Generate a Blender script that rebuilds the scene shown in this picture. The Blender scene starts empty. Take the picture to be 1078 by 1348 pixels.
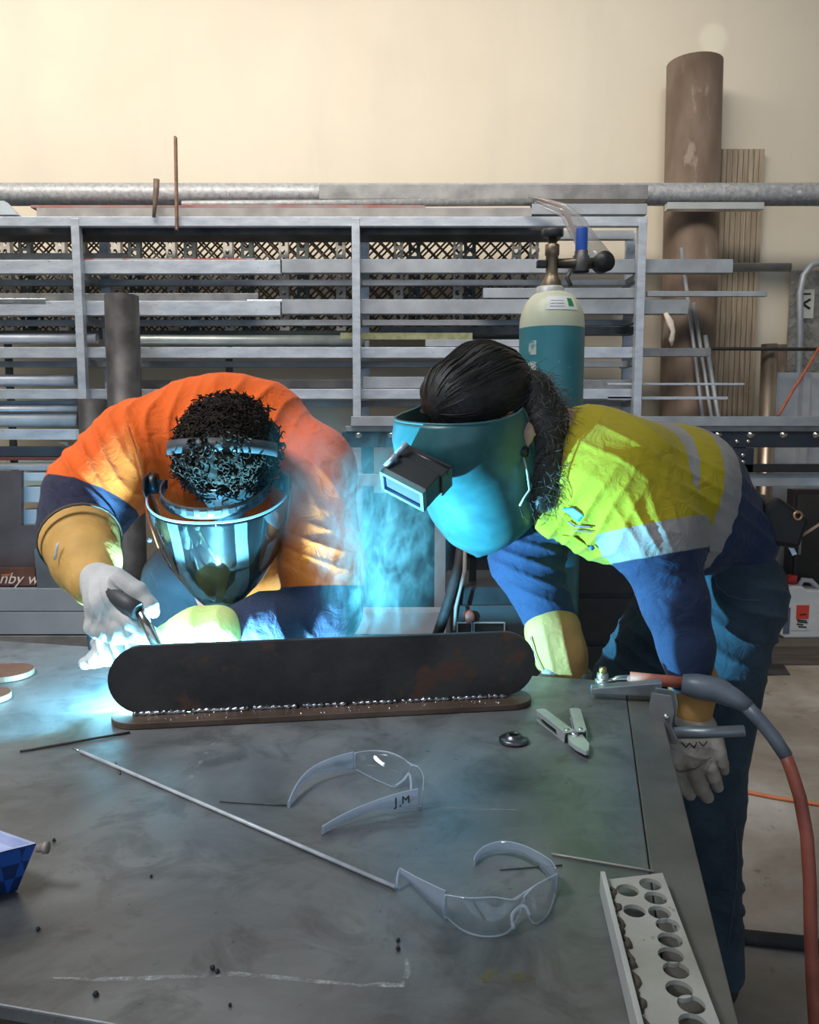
import bpy, bmesh, math, random
import numpy as np
from mathutils import Vector, Matrix

random.seed(7)
rng = np.random.default_rng(7)
scene = bpy.context.scene
COL = scene.collection
R = math.radians

# ------------------------------------------------------------------ camera
H = 1.43; PITCH = R(6.5); FPX = 1080.0
def ray(px, py):
    u = (px - 539.0) / FPX; v = (py - 674.0) / FPX
    fwd = math.cos(PITCH) - v * math.sin(PITCH)
    dn = v * math.cos(PITCH) + math.sin(PITCH)
    return u, fwd, dn
def P(px, py, d):
    """world point seen at that pixel of the photo, d metres into the room"""
    u, fwd, dn = ray(px, py); k = d / fwd
    return Vector((u * k, d, H - dn * k))
def PZ(px, py, z):
    """world point seen at that pixel, lying at height z"""
    u, fwd, dn = ray(px, py); k = (H - z) / dn
    return Vector((u * k, fwd * k, z))
cam_d = bpy.data.cameras.new('camera')
cam_d.sensor_fit = 'VERTICAL'; cam_d.sensor_height = 36.0
cam_d.lens = FPX / 1348.0 * 36.0
cam_d.clip_start = 0.02
cam = bpy.data.objects.new('camera', cam_d); COL.objects.link(cam)
cam.location = (0, 0, H); cam.rotation_euler = (R(90) - PITCH, 0, 0)
scene.camera = cam
vs = scene.view_settings
vs.view_transform = 'Standard'; vs.look = 'None'; vs.gamma = 1.0; vs.exposure = 0.0
vs.use_curve_mapping = False

# ------------------------------------------------------------------ tagging
def tag(o, label=None, cat=None, group=None, kind=None):
    if label: o['label'] = label
    if cat: o['category'] = cat
    if group: o['group'] = group
    if kind: o['kind'] = kind
    return o
def thing(name, loc, label, cat, group=None):
    o = bpy.data.objects.new(name, None); o.empty_display_size = 0.1
    o.location = loc; COL.objects.link(o)
    return tag(o, label, cat, group)
def worldloc(o):
    v = Vector((0, 0, 0))
    while o is not None:
        v = v + o.location; o = o.parent
    return v

# ------------------------------------------------------------------ mesh builder (world coordinates)
class MB:
    def __init__(s):
        s.v = []; s.f = []; s.sm = []
    def add(s, vs_, fs, smooth=False):
        b = len(s.v)
        s.v += [tuple(q) for q in vs_]
        s.f += [tuple(i + b for i in f) for f in fs]
        s.sm += [smooth] * len(fs)
        return s
    def box(s, c, size, rot=None):
        c = Vector(c); hx, hy, hz = size[0] / 2, size[1] / 2, size[2] / 2
        m = rot if rot is not None else Matrix.Identity(3)
        vs_ = [c + m @ Vector((x, y, z)) for x in (-hx, hx) for y in (-hy, hy) for z in (-hz, hz)]
        return s.add(vs_, [(0, 1, 3, 2), (4, 6, 7, 5), (0, 4, 5, 1), (2, 3, 7, 6), (0, 2, 6, 4), (1, 5, 7, 3)])
    def mm(s, a, b):
        a = Vector(a); b = Vector(b)
        return s.box((a + b) / 2, [abs(b[i] - a[i]) for i in range(3)])
    def beam(s, a, b, w, h, up=(0, 0, 1)):
        a = Vector(a); b = Vector(b); x = (b - a); L = x.length; x.normalize()
        upv = Vector(up); y = upv.cross(x)
        if y.length < 1e-4: y = Vector((0, 1, 0)).cross(x)
        y.normalize(); z = x.cross(y)
        return s.box((a + b) / 2, (L, w, h), Matrix((x, y, z)).transposed())
    def tube(s, pts, r, n=10, caps=True, flat=None):
        pts = [Vector(p) for p in pts]; N = len(pts)
        rs = r if isinstance(r, (list, tuple)) else [r] * N
        T = []
        for i in range(N):
            t = pts[min(i + 1, N - 1)] - pts[max(i - 1, 0)]
            T.append(t.normalized())
        up = Vector((0, 0, 1)) if abs(T[0].z) < .9 else Vector((0, 1, 0))
        if flat is not None: up = Vector(flat[0])
        a = up.cross(T[0]).normalized(); vs_ = []
        for i in range(N):
            a = (a - a.dot(T[i]) * T[i])
            if a.length < 1e-6: a = up.cross(T[i])
            a.normalize(); b = T[i].cross(a)
            fb = flat[1] if flat is not None else 1.0
            for k in range(n):
                th = 2 * math.pi * k / n
                vs_.append(pts[i] + rs[i] * (math.cos(th) * a + fb * math.sin(th) * b))
        fs = []
        for i in range(N - 1):
            for k in range(n):
                k2 = (k + 1) % n
                fs.append((i * n + k, i * n + k2, (i + 1) * n + k2, (i + 1) * n + k))
        s.add(vs_, fs, True)
        if caps:
            b0 = len(s.v) - N * n
            s.f.append(tuple(b0 + k for k in range(n - 1, -1, -1))); s.sm.append(False)
            s.f.append(tuple(b0 + (N - 1) * n + k for k in range(n))); s.sm.append(False)
        return s
    def lathe(s, prof, c, axis=(0, 0, 1), n=32):
        """prof: (radius, height) pairs along axis from c"""
        z = Vector(axis).normalized(); x = z.orthogonal().normalized(); y = z.cross(x); c = Vector(c)
        vs_ = []; fs = []
        for (r, h) in prof:
            for k in range(n):
                th = 2 * math.pi * k / n
                vs_.append(c + z * h + max(r, 1e-5) * (math.cos(th) * x + math.sin(th) * y))
        for i in range(len(prof) - 1):
            for k in range(n):
                k2 = (k + 1) % n
                fs.append((i * n + k, i * n + k2, (i + 1) * n + k2, (i + 1) * n + k))
        return s.add(vs_, fs, True)
    def prism(s, poly, o, ux, uy, ext):
        o = Vector(o); ux = Vector(ux); uy = Vector(uy); ext = Vector(ext); n = len(poly)
        vs_ = [o + ux * a + uy * b for a, b in poly] + [o + ux * a + uy * b + ext for a, b in poly]
        fs = [tuple(range(n - 1, -1, -1)), tuple(range(n, 2 * n))]
        fs += [(i, (i + 1) % n, n + (i + 1) % n, n + i) for i in range(n)]
        return s.add(vs_, fs)
    def grid(s, rows, smooth=True, closed=False):
        nr = len(rows); nc = len(rows[0]); fs = []
        for i in range(nr - 1):
            for j in range(nc if closed else nc - 1):
                j2 = (j + 1) % nc
                fs.append((i * nc + j, i * nc + j2, (i + 1) * nc + j2, (i + 1) * nc + j))
        return s.add([p for r_ in rows for p in r_], fs, smooth)
    def build(s, name, mat, parent=None, label=None, bevel=0, solid=0, origin=None, recalc=True):
        vv = np.array(s.v, dtype=float)
        if parent is not None:
            org = worldloc(parent)
        elif origin is not None: org = Vector(origin)
        else:
            lo = vv.min(0); hi = vv.max(0)
            org = Vector(((lo[0] + hi[0]) / 2, (lo[1] + hi[1]) / 2, lo[2]))
        vv = vv - np.array(org)
        me = bpy.data.meshes.new(name); me.from_pydata(vv.tolist(), [], s.f)
        me.polygons.foreach_set('use_smooth', s.sm)
        if recalc:
            bm = bmesh.new(); bm.from_mesh(me); bmesh.ops.recalc_face_normals(bm, faces=bm.faces); bm.to_mesh(me); bm.free()
        me.materials.append(mat)
        o = bpy.data.objects.new(name, me); COL.objects.link(o)
        if parent is not None: o.parent = parent
        else: o.location = org
        if solid:
            md = o.modifiers.new('solid', 'SOLIDIFY'); md.thickness = solid; md.offset = 0
        if bevel:
            md = o.modifiers.new('bevel', 'BEVEL'); md.width = bevel; md.segments = 2; md.limit_method = 'ANGLE'; md.angle_limit = R(35)
        if label: o['label'] = label
        return o

def curve_plate(name, loops, thick, mat, z, parent=None):
    """flat plate with holes: loops of world (x,y); first is the outline; bottom at z"""
    cu = bpy.data.curves.new(name, 'CURVE'); cu.dimensions = '2D'; cu.fill_mode = 'BOTH'
    cu.extrude = thick / 2
    for lp in loops:
        sp = cu.splines.new('POLY'); sp.points.add(len(lp) - 1)
        for q, (x, y) in zip(sp.points, lp): q.co = (x, y, 0, 1)
        sp.use_cyclic_u = True
    t = bpy.data.objects.new('tmp', cu); COL.objects.link(t)
    dg = bpy.context.evaluated_depsgraph_get(); dg.update()
    me = bpy.data.meshes.new_from_object(t.evaluated_get(dg))
    bpy.data.objects.remove(t)
    me.name = name
    arr = np.array([v.co[:] for v in me.vertices]) + np.array([0, 0, z + thick / 2])
    org = worldloc(parent) if parent is not None else Vector((arr[:, 0].mean(), arr[:, 1].mean(), z))
    arr -= np.array(org)
    me.vertices.foreach_set('co', arr.ravel()); me.update()
    me.materials.clear(); me.materials.append(mat)
    o = bpy.data.objects.new(name, me); COL.objects.link(o)
    if parent is not None: o.parent = parent
    else: o.location = org
    return o

def text_mesh(name, body, size, origin, ux, uy, mat, parent, thick=0.0002, shear=0.0):
    """lettering lying in the plane spanned by ux, uy"""
    cu = bpy.data.curves.new(name, 'FONT'); cu.body = body; cu.size = size; cu.extrude = thick
    cu.align_x = 'CENTER'; cu.align_y = 'CENTER'; cu.shear = shear
    t = bpy.data.objects.new('tmp', cu); COL.objects.link(t)
    dg = bpy.context.evaluated_depsgraph_get(); dg.update()
    me = bpy.data.meshes.new_from_object(t.evaluated_get(dg)); bpy.data.objects.remove(t)
    ux = Vector(ux).normalized(); uy = Vector(uy); uy = (uy - uy.dot(ux) * ux).normalized(); uz = ux.cross(uy)
    org = worldloc(parent) if parent is not None else Vector((0, 0, 0))
    for v in me.vertices:
        v.co = Vector(origin) + ux * v.co.x + uy * v.co.y + uz * v.co.z - org
    me.materials.clear(); me.materials.append(mat)
    o = bpy.data.objects.new(name, me); COL.objects.link(o)
    if parent is not None: o.parent = parent
    return o

# ------------------------------------------------------------------ implicit bodies
def cone(a, b, ra, rb, tag=0, k=None, flat=None):
    return dict(a=np.array(a, float), b=np.array(b, float), ra=ra, rb=rb, tag=tag, k=k, flat=flat)
def chain(pts, rs, tag=0, k=None, flat=None):
    return [cone(pts[i], pts[i + 1], rs[i], rs[i + 1], tag, k, flat) for i in range(len(pts) - 1)]
def prim_d(pr, X):
    a, b = pr['a'], pr['b']; q = X - a; ba = b - a
    if pr['flat'] is not None:
        n = np.array(pr['flat'][0], float); n /= np.linalg.norm(n); f = 1.0 / pr['flat'][1] - 1.0
        q = q + f * (q @ n)[..., None] * n; ba = ba + f * (ba @ n) * n
    L = max(float(ba @ ba), 1e-9)
    t = np.clip((q @ ba) / L, 0, 1)
    return np.linalg.norm(q - t[..., None] * ba, axis=-1) - (pr['ra'] + (pr['rb'] - pr['ra']) * t)
def sdf_surface(prims, h, k):
    lo = np.min([np.minimum(p['a'], p['b']) - max(p['ra'], p['rb']) * (max(1, p['flat'][1]) if p['flat'] else 1) for p in prims], 0) - 3 * h - .01
    hi = np.max([np.maximum(p['a'], p['b']) + max(p['ra'], p['rb']) * (max(1, p['flat'][1]) if p['flat'] else 1) for p in prims], 0) + 3 * h + .01
    n = np.ceil((hi - lo) / h).astype(int) + 1
    D = np.full(n, 1.0)
    ax = [lo[i] + h * np.arange(n[i]) for i in range(3)]
    for p in prims:
        kk = p['k'] if p['k'] is not None else k
        rr = max(p['ra'], p['rb']) * (max(1, p['flat'][1]) if p['flat'] else 1) + kk + 2 * h
        a = np.minimum(p['a'], p['b']) - rr; b = np.maximum(p['a'], p['b']) + rr
        i0 = np.clip(np.floor((a - lo) / h).astype(int), 0, n - 1); i1 = np.clip(np.ceil((b - lo) / h).astype(int) + 1, 1, n)
        sl = tuple(slice(i0[i], i1[i]) for i in range(3))
        G = np.stack(np.meshgrid(*[ax[i][sl[i]] for i in range(3)], indexing='ij'), -1)
        d = prim_d(p, G); o = D[sl]
        hh = np.maximum(kk - np.abs(d - o), 0) / max(kk, 1e-6)
        D[sl] = np.minimum(d, o) - hh * hh * kk * .25
    return surface_nets(D, lo, h)
def surface_nets(D, lo, h):
    S = D < 0
    nx, ny, nz = D.shape
    cs = [(i, j, k) for i in (0, 1) for j in (0, 1) for k in (0, 1)]
    def sub(A, c): return A[c[0]:nx - 1 + c[0], c[1]:ny - 1 + c[1], c[2]:nz - 1 + c[2]]
    cnt = sum(sub(S, c).astype(int) for c in cs)
    act = (cnt > 0) & (cnt < 8)
    idx = np.full(act.shape, -1); ii = np.argwhere(act); idx[act] = np.arange(len(ii))
    acc = np.zeros((len(ii), 3)); num = np.zeros(len(ii))
    cv = {c: D[ii[:, 0] + c[0], ii[:, 1] + c[1], ii[:, 2] + c[2]] for c in cs}
    for c in cs:
        for axn in range(3):
            if c[axn] == 0:
                c2 = list(c); c2[axn] = 1; c2 = tuple(c2)
                a = cv[c]; b = cv[c2]; m = (a < 0) != (b < 0)
                t = np.where(m, a / np.where(m, a - b, 1), 0)
                q = np.tile(np.array(c, float), (len(ii), 1)); q[:, axn] += t
                acc += q * m[:, None]; num += m
    V = lo + h * (ii + acc / num[:, None])
    F = []
    for axn in range(3):
        o1, o2 = [(1, 2), (2, 0), (0, 1)][axn]
        sl0 = [slice(1, -1)] * 3; sl0[axn] = slice(0, -1); sl1 = list(sl0); sl1[axn] = slice(1, None)
        A = S[tuple(sl0)]; B = S[tuple(sl1)]
        e = np.argwhere(A != B)
        if len(e) == 0: continue
        off = np.ones(3, int); off[axn] = 0
        e2 = e + off; inside = S[e2[:, 0], e2[:, 1], e2[:, 2]]
        def cell(a, b):
            c = e2.copy(); c[:, o1] -= a; c[:, o2] -= b
            return idx[c[:, 0], c[:, 1], c[:, 2]]
        q = np.stack([cell(1, 1), cell(0, 1), cell(0, 0), cell(1, 0)], 1)
        q[~inside] = q[~inside][:, ::-1]
        F.append(q)
    F = np.concatenate(F); F = F[(F >= 0).all(1)]
    return V, F
def vnormals(V, F):
    a = V[F[:, 2]] - V[F[:, 0]]; b = V[F[:, 3]] - V[F[:, 1]]; fn = np.cross(a, b)
    N = np.zeros_like(V)
    for j in range(4): np.add.at(N, F[:, j], fn)
    return N / (np.linalg.norm(N, axis=1)[:, None] + 1e-12)
def relax(V, F, it=2, lam=.5):
    for _ in range(it):
        S_ = np.zeros_like(V); c = np.zeros(len(V))
        for j in range(4):
            a = F[:, j]; b = F[:, (j + 1) % 4]
            np.add.at(S_, a, V[b]); np.add.at(S_, b, V[a]); np.add.at(c, a, 1); np.add.at(c, b, 1)
        V = V + lam * (S_ / np.maximum(c, 1)[:, None] - V)
    return V
def wob(X, s, seed):
    """cheap smooth noise, about -1..1"""
    r_ = np.random.default_rng(seed); o = np.zeros(len(X))
    for i in range(6):
        d = r_.normal(size=3); d /= np.linalg.norm(d)
        o += np.sin((X @ d) * s * r_.uniform(.6, 1.7) + r_.uniform(0, 6.28))
    return o / 3.0
def folds(V, N, specs):
    out = np.zeros(len(V))
    for (c, rad, d, freq, amp, seed) in specs:
        c = np.array(c); d = np.array(d, float); d /= np.linalg.norm(d)
        fall = np.exp(-np.sum((V - c) ** 2, 1) / (rad * rad))
        ph = (V @ d) * freq + 2.2 * wob(V, 9, seed) + .8 * wob(V, 22, seed + 1)
        rid = 1 - np.abs(np.sin(ph)); rid = rid ** 1.6
        out += fall * amp * (rid * (.7 + .5 * wob(V, 14, seed + 2)) - .35)
    return V + N * out[:, None]
def sdf_object(name, V, F, mat, parent=None, attrs=None, origin=None, label=None):
    org = worldloc(parent) if parent is not None else Vector(origin)
    me = bpy.data.meshes.new(name)
    me.from_pydata((V - np.array(org)).tolist(), [], F.tolist())
    me.polygons.foreach_set('use_smooth', [True] * len(me.polygons))
    me.materials.append(mat)
    for k, a in (attrs or {}).items():
        at = me.attributes.new(k, 'FLOAT', 'POINT'); at.data.foreach_set('value', np.asarray(a, dtype=np.float32))
    o = bpy.data.objects.new(name, me); COL.objects.link(o)
    if parent is not None: o.parent = parent
    else: o.location = org
    if label: o['label'] = label
    return o
def sdf_part(name, prims, h, k, mat, parent=None, fold=None, smooth=2, attrs=None, label=None, origin=None):
    V, F = sdf_surface(prims, h, k); V = relax(V, F, smooth)
    V0 = V
    if fold: V = folds(V, vnormals(V, F), fold)
    at = attrs(V0) if attrs else None
    return sdf_object(name, V, F, mat, parent, at, origin, label)

# ------------------------------------------------------------------ materials
def nodes(m):
    m.use_nodes = True; nt = m.node_tree; nt.nodes.clear(); return nt
def nd(nt, t, **kw):
    n = nt.nodes.new(t)
    for k, v in kw.items():
        if k.startswith('_'): n.inputs[k[1:]].default_value = v
        else: setattr(n, k, v)
    return n
def c4(c): return (c[0], c[1], c[2], 1.0)
def ramp(nt, fac, stops):
    r_ = nt.nodes.new('ShaderNodeValToRGB'); nt.links.new(fac, r_.inputs[0])
    el = r_.color_ramp.elements
    while len(el) < len(stops): el.new(.5)
    for e, (p, c) in zip(el, stops):
        e.position = p; e.color = c4(c) if len(c) == 3 else c
    return r_
def mixc(nt, fac, a, b, typ='MIX'):
    m = nt.nodes.new('ShaderNodeMix'); m.data_type = 'RGBA'; m.blend_type = typ
    for sock, val in ((m.inputs[0], fac), (m.inputs[6], a), (m.inputs[7], b)):
        if hasattr(val, 'links'): nt.links.new(val, sock)
        elif isinstance(val, (int, float)): sock.default_value = val
        else: sock.default_value = c4(val)
    return m.outputs[2]
def math_(nt, op, a, b=None, clamp=False):
    m = nt.nodes.new('ShaderNodeMath'); m.operation = op; m.use_clamp = clamp
    for i, val in enumerate((a, b)):
        if val is None: continue
        if hasattr(val, 'links'): nt.links.new(val, m.inputs[i])
        else: m.inputs[i].default_value = val
    return m.outputs[0]
def coords(nt, stretch=None, rot=None):
    tc = nt.nodes.new('ShaderNodeTexCoord')
    mp = nt.nodes.new('ShaderNodeMapping'); nt.links.new(tc.outputs['Object'], mp.inputs[0])
    if stretch: mp.inputs['Scale'].default_value = stretch
    if rot: mp.inputs['Rotation'].default_value = rot
    return mp.outputs[0]
def noise(nt, vec, scale, detail=5, rough=.55, dist=0):
    n = nt.nodes.new('ShaderNodeTexNoise'); nt.links.new(vec, n.inputs['Vector'])
    n.inputs['Scale'].default_value = scale; n.inputs['Detail'].default_value = detail
    n.inputs['Roughness'].default_value = rough; n.inputs['Distortion'].default_value = dist
    return n.outputs['Fac']
MATS = {}
def M(name, c1, c2=None, scale=12, rough=.5, metal=0.0, bump=0.0, bscale=60, stretch=None, rvar=.12, lo=.35, hi=.65, spec=None, spots=None, spot_scale=30, spot_at=.62):
    if name in MATS: return MATS[name]
    m = bpy.data.materials.new(name); nt = nodes(m)
    out = nd(nt, 'ShaderNodeOutputMaterial'); b = nd(nt, 'ShaderNodeBsdfPrincipled')
    nt.links.new(b.outputs[0], out.inputs[0])
    vec = coords(nt, stretch)
    f = noise(nt, vec, scale)
    col = ramp(nt, f, [(lo, c1), (hi, c2 or c1)]).outputs[0]
    if spots:
        f2 = noise(nt, vec, spot_scale, 4, .6)
        sf = ramp(nt, f2, [(spot_at, (0, 0, 0)), (spot_at + .06, (1, 1, 1))]).outputs[0]
        col = mixc(nt, sf, col, spots)
    nt.links.new(col, b.inputs['Base Color'])
    rr = math_(nt, 'MULTIPLY_ADD', f, rvar); rr.node.inputs[2].default_value = rough - rvar / 2
    nt.links.new(rr, b.inputs['Roughness'])
    b.inputs['Metallic'].default_value = metal
    if spec is not None: b.inputs['Specular IOR Level'].default_value = spec
    if bump:
        bf = noise(nt, vec, bscale, 4)
        bn = nd(nt, 'ShaderNodeBump'); bn.inputs['Strength'].default_value = bump; bn.inputs['Distance'].default_value = .004
        nt.links.new(bf, bn.inputs['Height']); nt.links.new(bn.outputs[0], b.inputs['Normal'])
    MATS[name] = m; return m
def cloth(name, base, zones=(), rough=.8, var=.18, bscale=350, sheen=.1):
    """woven cloth; zones = (attribute, colour): the colour shows where the attribute is above 0"""
    m = bpy.data.materials.new(name); nt = nodes(m)
    out = nd(nt, 'ShaderNodeOutputMaterial'); b = nd(nt, 'ShaderNodeBsdfPrincipled')
    nt.links.new(b.outputs[0], out.inputs[0])
    vec = coords(nt)
    f = noise(nt, vec, 8, 6, .6)
    col = ramp(nt, f, [(.3, [c * (1 - var) for c in base]), (.7, [min(1, c * (1 + var * .5)) for c in base])]).outputs[0]
    for (an, zc) in zones:
        at = nd(nt, 'ShaderNodeAttribute', attribute_name=an)
        g = math_(nt, 'MULTIPLY', at.outputs['Fac'], 400.0, True)
        zcol = ramp(nt, f, [(.3, [c * (1 - var) for c in zc]), (.7, [min(1, c * (1 + var * .5)) for c in zc])]).outputs[0]
        col = mixc(nt, g, col, zcol)
    nt.links.new(col, b.inputs['Base Color'])
    b.inputs['Roughness'].default_value = rough
    b.inputs['Specular IOR Level'].default_value = .2
    b.inputs['Sheen Weight'].default_value = sheen
    bf = noise(nt, vec, bscale, 2); b2 = noise(nt, vec, 22, 5, .55, 1.4)
    s_ = math_(nt, 'MULTIPLY_ADD', bf, .08); nt.links.new(b2, s_.node.inputs[2])
    bn = nd(nt, 'ShaderNodeBump'); bn.inputs['Strength'].default_value = .45; bn.inputs['Distance'].default_value = .014
    nt.links.new(s_, bn.inputs['Height']); nt.links.new(bn.outputs[0], b.inputs['Normal'])
    return m
def clear_plastic(name, tint, haze, gloss_rough=.03, haze_col=(.8, .85, .9), gloss=1.0):
    m = bpy.data.materials.new(name); nt = nodes(m)
    out = nd(nt, 'ShaderNodeOutputMaterial')
    tr = nd(nt, 'ShaderNodeBsdfTransparent', _Color=c4(tint))
    df = nd(nt, 'ShaderNodeBsdfDiffuse', _Color=c4(haze_col)); tl = nd(nt, 'ShaderNodeBsdfTranslucent', _Color=c4(haze_col))
    ad = nd(nt, 'ShaderNodeMixShader'); nt.links.new(df.outputs[0], ad.inputs[1]); nt.links.new(tl.outputs[0], ad.inputs[2])
    mx = nd(nt, 'ShaderNodeMixShader'); mx.inputs[0].default_value = haze
    nt.links.new(tr.outputs[0], mx.inputs[1]); nt.links.new(ad.outputs[0], mx.inputs[2])
    gl = nd(nt, 'ShaderNodeBsdfGlossy', _Roughness=gloss_rough)
    fr = nd(nt, 'ShaderNodeLayerWeight', _Blend=.5)
    f3 = math_(nt, 'POWER', fr.outputs['Facing'], 3.0)
    ff = math_(nt, 'MULTIPLY_ADD', f3, .55 * gloss, True); ff.node.inputs[2].default_value = .045 * gloss
    m2 = nd(nt, 'ShaderNodeMixShader'); nt.links.new(ff, m2.inputs[0]); nt.links.new(mx.outputs[0], m2.inputs[1]); nt.links.new(gl.outputs[0], m2.inputs[2])
    nt.links.new(m2.outputs[0], out.inputs[0])
    return m

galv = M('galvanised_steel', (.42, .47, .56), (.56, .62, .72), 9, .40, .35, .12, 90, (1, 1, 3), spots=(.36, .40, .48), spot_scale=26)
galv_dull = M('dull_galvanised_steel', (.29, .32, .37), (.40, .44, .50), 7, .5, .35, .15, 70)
blue_grey = M('blue_grey_primer', (.30, .35, .42), (.37, .42, .5), 4, .45, .2, .05)
steel_dark = M('dark_mill_steel', (.05, .052, .058), (.12, .12, .13), 7, .45, .55, .2, 60)
steel_grey = M('grey_steel', (.22, .225, .235), (.34, .34, .35), 10, .42, .7, .12)
bright_steel = M('bright_steel', (.6, .62, .64), (.75, .77, .78), 20, .25, 1.0, .05)
rust = M('rusty_steel', (.15, .105, .08), (.25, .19, .155), 6, .6, .3, .25, 50, (1, 1, .35), spots=(.34, .28, .24), spot_scale=9, spot_at=.6)
rust_dark = M('dark_rusty_steel', (.045, .035, .03), (.11, .08, .065), 8, .55, .4, .2, 50)
rust_edge = M('rusty_edge_steel', (.16, .09, .06), (.28, .17, .12), 25, .65, .25, .25, 90)
timber = M('weathered_timber', (.30, .235, .17), (.48, .40, .31), 10, .8, 0, .4, 40, (10, 10, .5))
black_plastic = M('black_plastic', (.012, .013, .015), (.02, .021, .024), 20, .45, 0, .1)
black_rubber = M('black_rubber', (.015, .015, .017), (.03, .03, .032), 30, .7, 0, .1)
dark_navy_paint = M('dark_navy_paint', (.02, .028, .045), (.035, .045, .065), 6, .45, .2, .1)
brass = M('brass', (.55, .40, .14), (.7, .52, .2), 20, .3, 1.0)
red_rubber = M('brick_red_rubber', (.34, .085, .05), (.46, .13, .075), 30, .6, 0, .15)
white_paint = M('chalky_white', (.62, .64, .66), (.8, .82, .84), 60, .8)
ink = M('black_ink', (.01, .01, .012), None, 10, .6)
SKY, ROOF, FILL, ARC, SMOKE = 1.08, 188, 42, 205, .62
# ================================================================== setting
WY = 5.45
def concrete():
    m = bpy.data.materials.new('concrete_floor'); nt = nodes(m)
    out = nd(nt, 'ShaderNodeOutputMaterial'); b = nd(nt, 'ShaderNodeBsdfPrincipled'); nt.links.new(b.outputs[0], out.inputs[0])
    v = coords(nt)
    f = noise(nt, v, 1.6, 8, .62, .4)
    col = ramp(nt, f, [(.3, (.22, .185, .15)), (.48, (.33, .29, .25)), (.58, (.40, .37, .335)), (.72, (.52, .50, .48))]).outputs[0]
    f2 = noise(nt, v, 14, 5, .7)
    d = ramp(nt, f2, [(.60, (0, 0, 0)), (.68, (1, 1, 1))]).outputs[0]
    col = mixc(nt, math_(nt, 'MULTIPLY', d, .5), col, (.09, .075, .065))
    nt.links.new(col, b.inputs['Base Color']); b.inputs['Roughness'].default_value = .75
    bn = nd(nt, 'ShaderNodeBump'); bn.inputs['Strength'].default_value = .2; bn.inputs['Distance'].default_value = .004
    nt.links.new(noise(nt, v, 60, 5), bn.inputs['Height']); nt.links.new(bn.outputs[0], b.inputs['Normal'])
    return m
def wallpaint():
    m = bpy.data.materials.new('cream_wall_paint'); nt = nodes(m)
    out = nd(nt, 'ShaderNodeOutputMaterial'); b = nd(nt, 'ShaderNodeBsdfPrincipled'); nt.links.new(b.outputs[0], out.inputs[0])
    v = coords(nt)
    f = noise(nt, v, .7, 6, .6, .3)
    col = ramp(nt, f, [(.3, (.66, .60, .50)), (.7, (.74, .68, .58))]).outputs[0]
    f2 = noise(nt, v, 9, 2, .5)
    sp = ramp(nt, f2, [(.80, (0, 0, 0)), (.815, (1, 1, 1))]).outputs[0]
    col = mixc(nt, sp, col, (.22, .19, .16))
    f3 = noise(nt, coords(nt, (3, 3, .5)), 1.2, 4)
    col = mixc(nt, ramp(nt, f3, [(.5, (0, 0, 0)), (.75, (.35, .35, .35))]).outputs[0], col, (.60, .57, .52))
    nt.links.new(col, b.inputs['Base Color']); b.inputs['Roughness'].default_value = .85
    bn = nd(nt, 'ShaderNodeBump'); bn.inputs['Strength'].default_value = .06
    nt.links.new(noise(nt, v, 40, 4), bn.inputs['Height']); nt.links.new(bn.outputs[0], b.inputs['Normal'])
    return m
wallm = wallpaint()
roofm = M('roof_sheet', (.35, .36, .38), (.42, .43, .45), 3, .6)
def struct(name, a, b, mat):
    o = MB().mm(a, b).build(name, mat); o['kind'] = 'structure'; return o
XL, XR, YF, ZC = -4.6, 4.6, -3.2, 5.2
struct('floor', (XL, YF, -.1), (XR, WY, 0), concrete())
struct('wall_back', (XL, WY, 0), (XR, WY + .15, ZC), wallm)
struct('wall_left', (XL - .15, YF, 0), (XL, WY, ZC), wallm)
struct('wall_right', (XR, YF, 0), (XR + .15, WY, ZC), wallm)
struct('ceiling', (XL, YF, ZC), (XR, WY, ZC + .12), roofm)
# front wall with the open roller doors behind the photographer
fw = MB(); T = .15
for (x0, x1) in ((XL, -3.6), (-.75, -.25), (1.9, 2.3), (4.1, XR)):
    fw.mm((x0, YF - T, 0), (x1, YF, ZC))
for (x0, x1) in ((-3.6, -.75), (-.25, 1.9), (2.3, 4.1)):
    fw.mm((x0, YF - T, 3.6), (x1, YF, ZC))
o = fw.build('wall_front', wallm); o['kind'] = 'structure'

# ================================================================== light
w = bpy.data.worlds.new('sky'); scene.world = w; w.use_nodes = True
bg = w.node_tree.nodes['Background']; bg.inputs[0].default_value = (.62, .80, 1.0, 1); bg.inputs[1].default_value = SKY
def lamp(name, typ, loc, energy, col, target=None, **kw):
    l = bpy.data.lights.new(name, typ); l.energy = energy; l.color = col
    for k, v in kw.items(): setattr(l, k, v)
    o = bpy.data.objects.new(name, l); COL.objects.link(o); o.location = loc
    if target is not None:
        o.rotation_euler = (Vector(target) - Vector(loc)).to_track_quat('-Z', 'Y').to_euler()
    return o
# rooflight strip along the left of the roof: warm daylight raking the back wall
lamp('rooflight_lamp', 'AREA', (-1.5, 2.5, 5.05), ROOF, (1.0, .91, .78), (-.9, 5.45, 2.7), shape='RECTANGLE', size=6.0, size_y=1.0, spread=R(118))
lamp('cool_fill_lamp', 'AREA', (-2.6, .6, 5.1), FILL, (.93, .96, 1.0), (-.9, 2.1, 1.2), shape='RECTANGLE', size=2.0, size_y=1.2, spread=R(52))  # soft cool fill added from the upper left to brighten the left worker
# stray sun glint thrown on the wall above the pipe
gl = P(940, 48, WY - .02)
lamp('sun_glint_lamp', 'SPOT', (gl.x - .35, 2.6, gl.z + .5), 42, (.88, 1.0, .88), gl, spot_size=R(3.8), spot_blend=.35, shadow_soft_size=.015)

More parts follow.
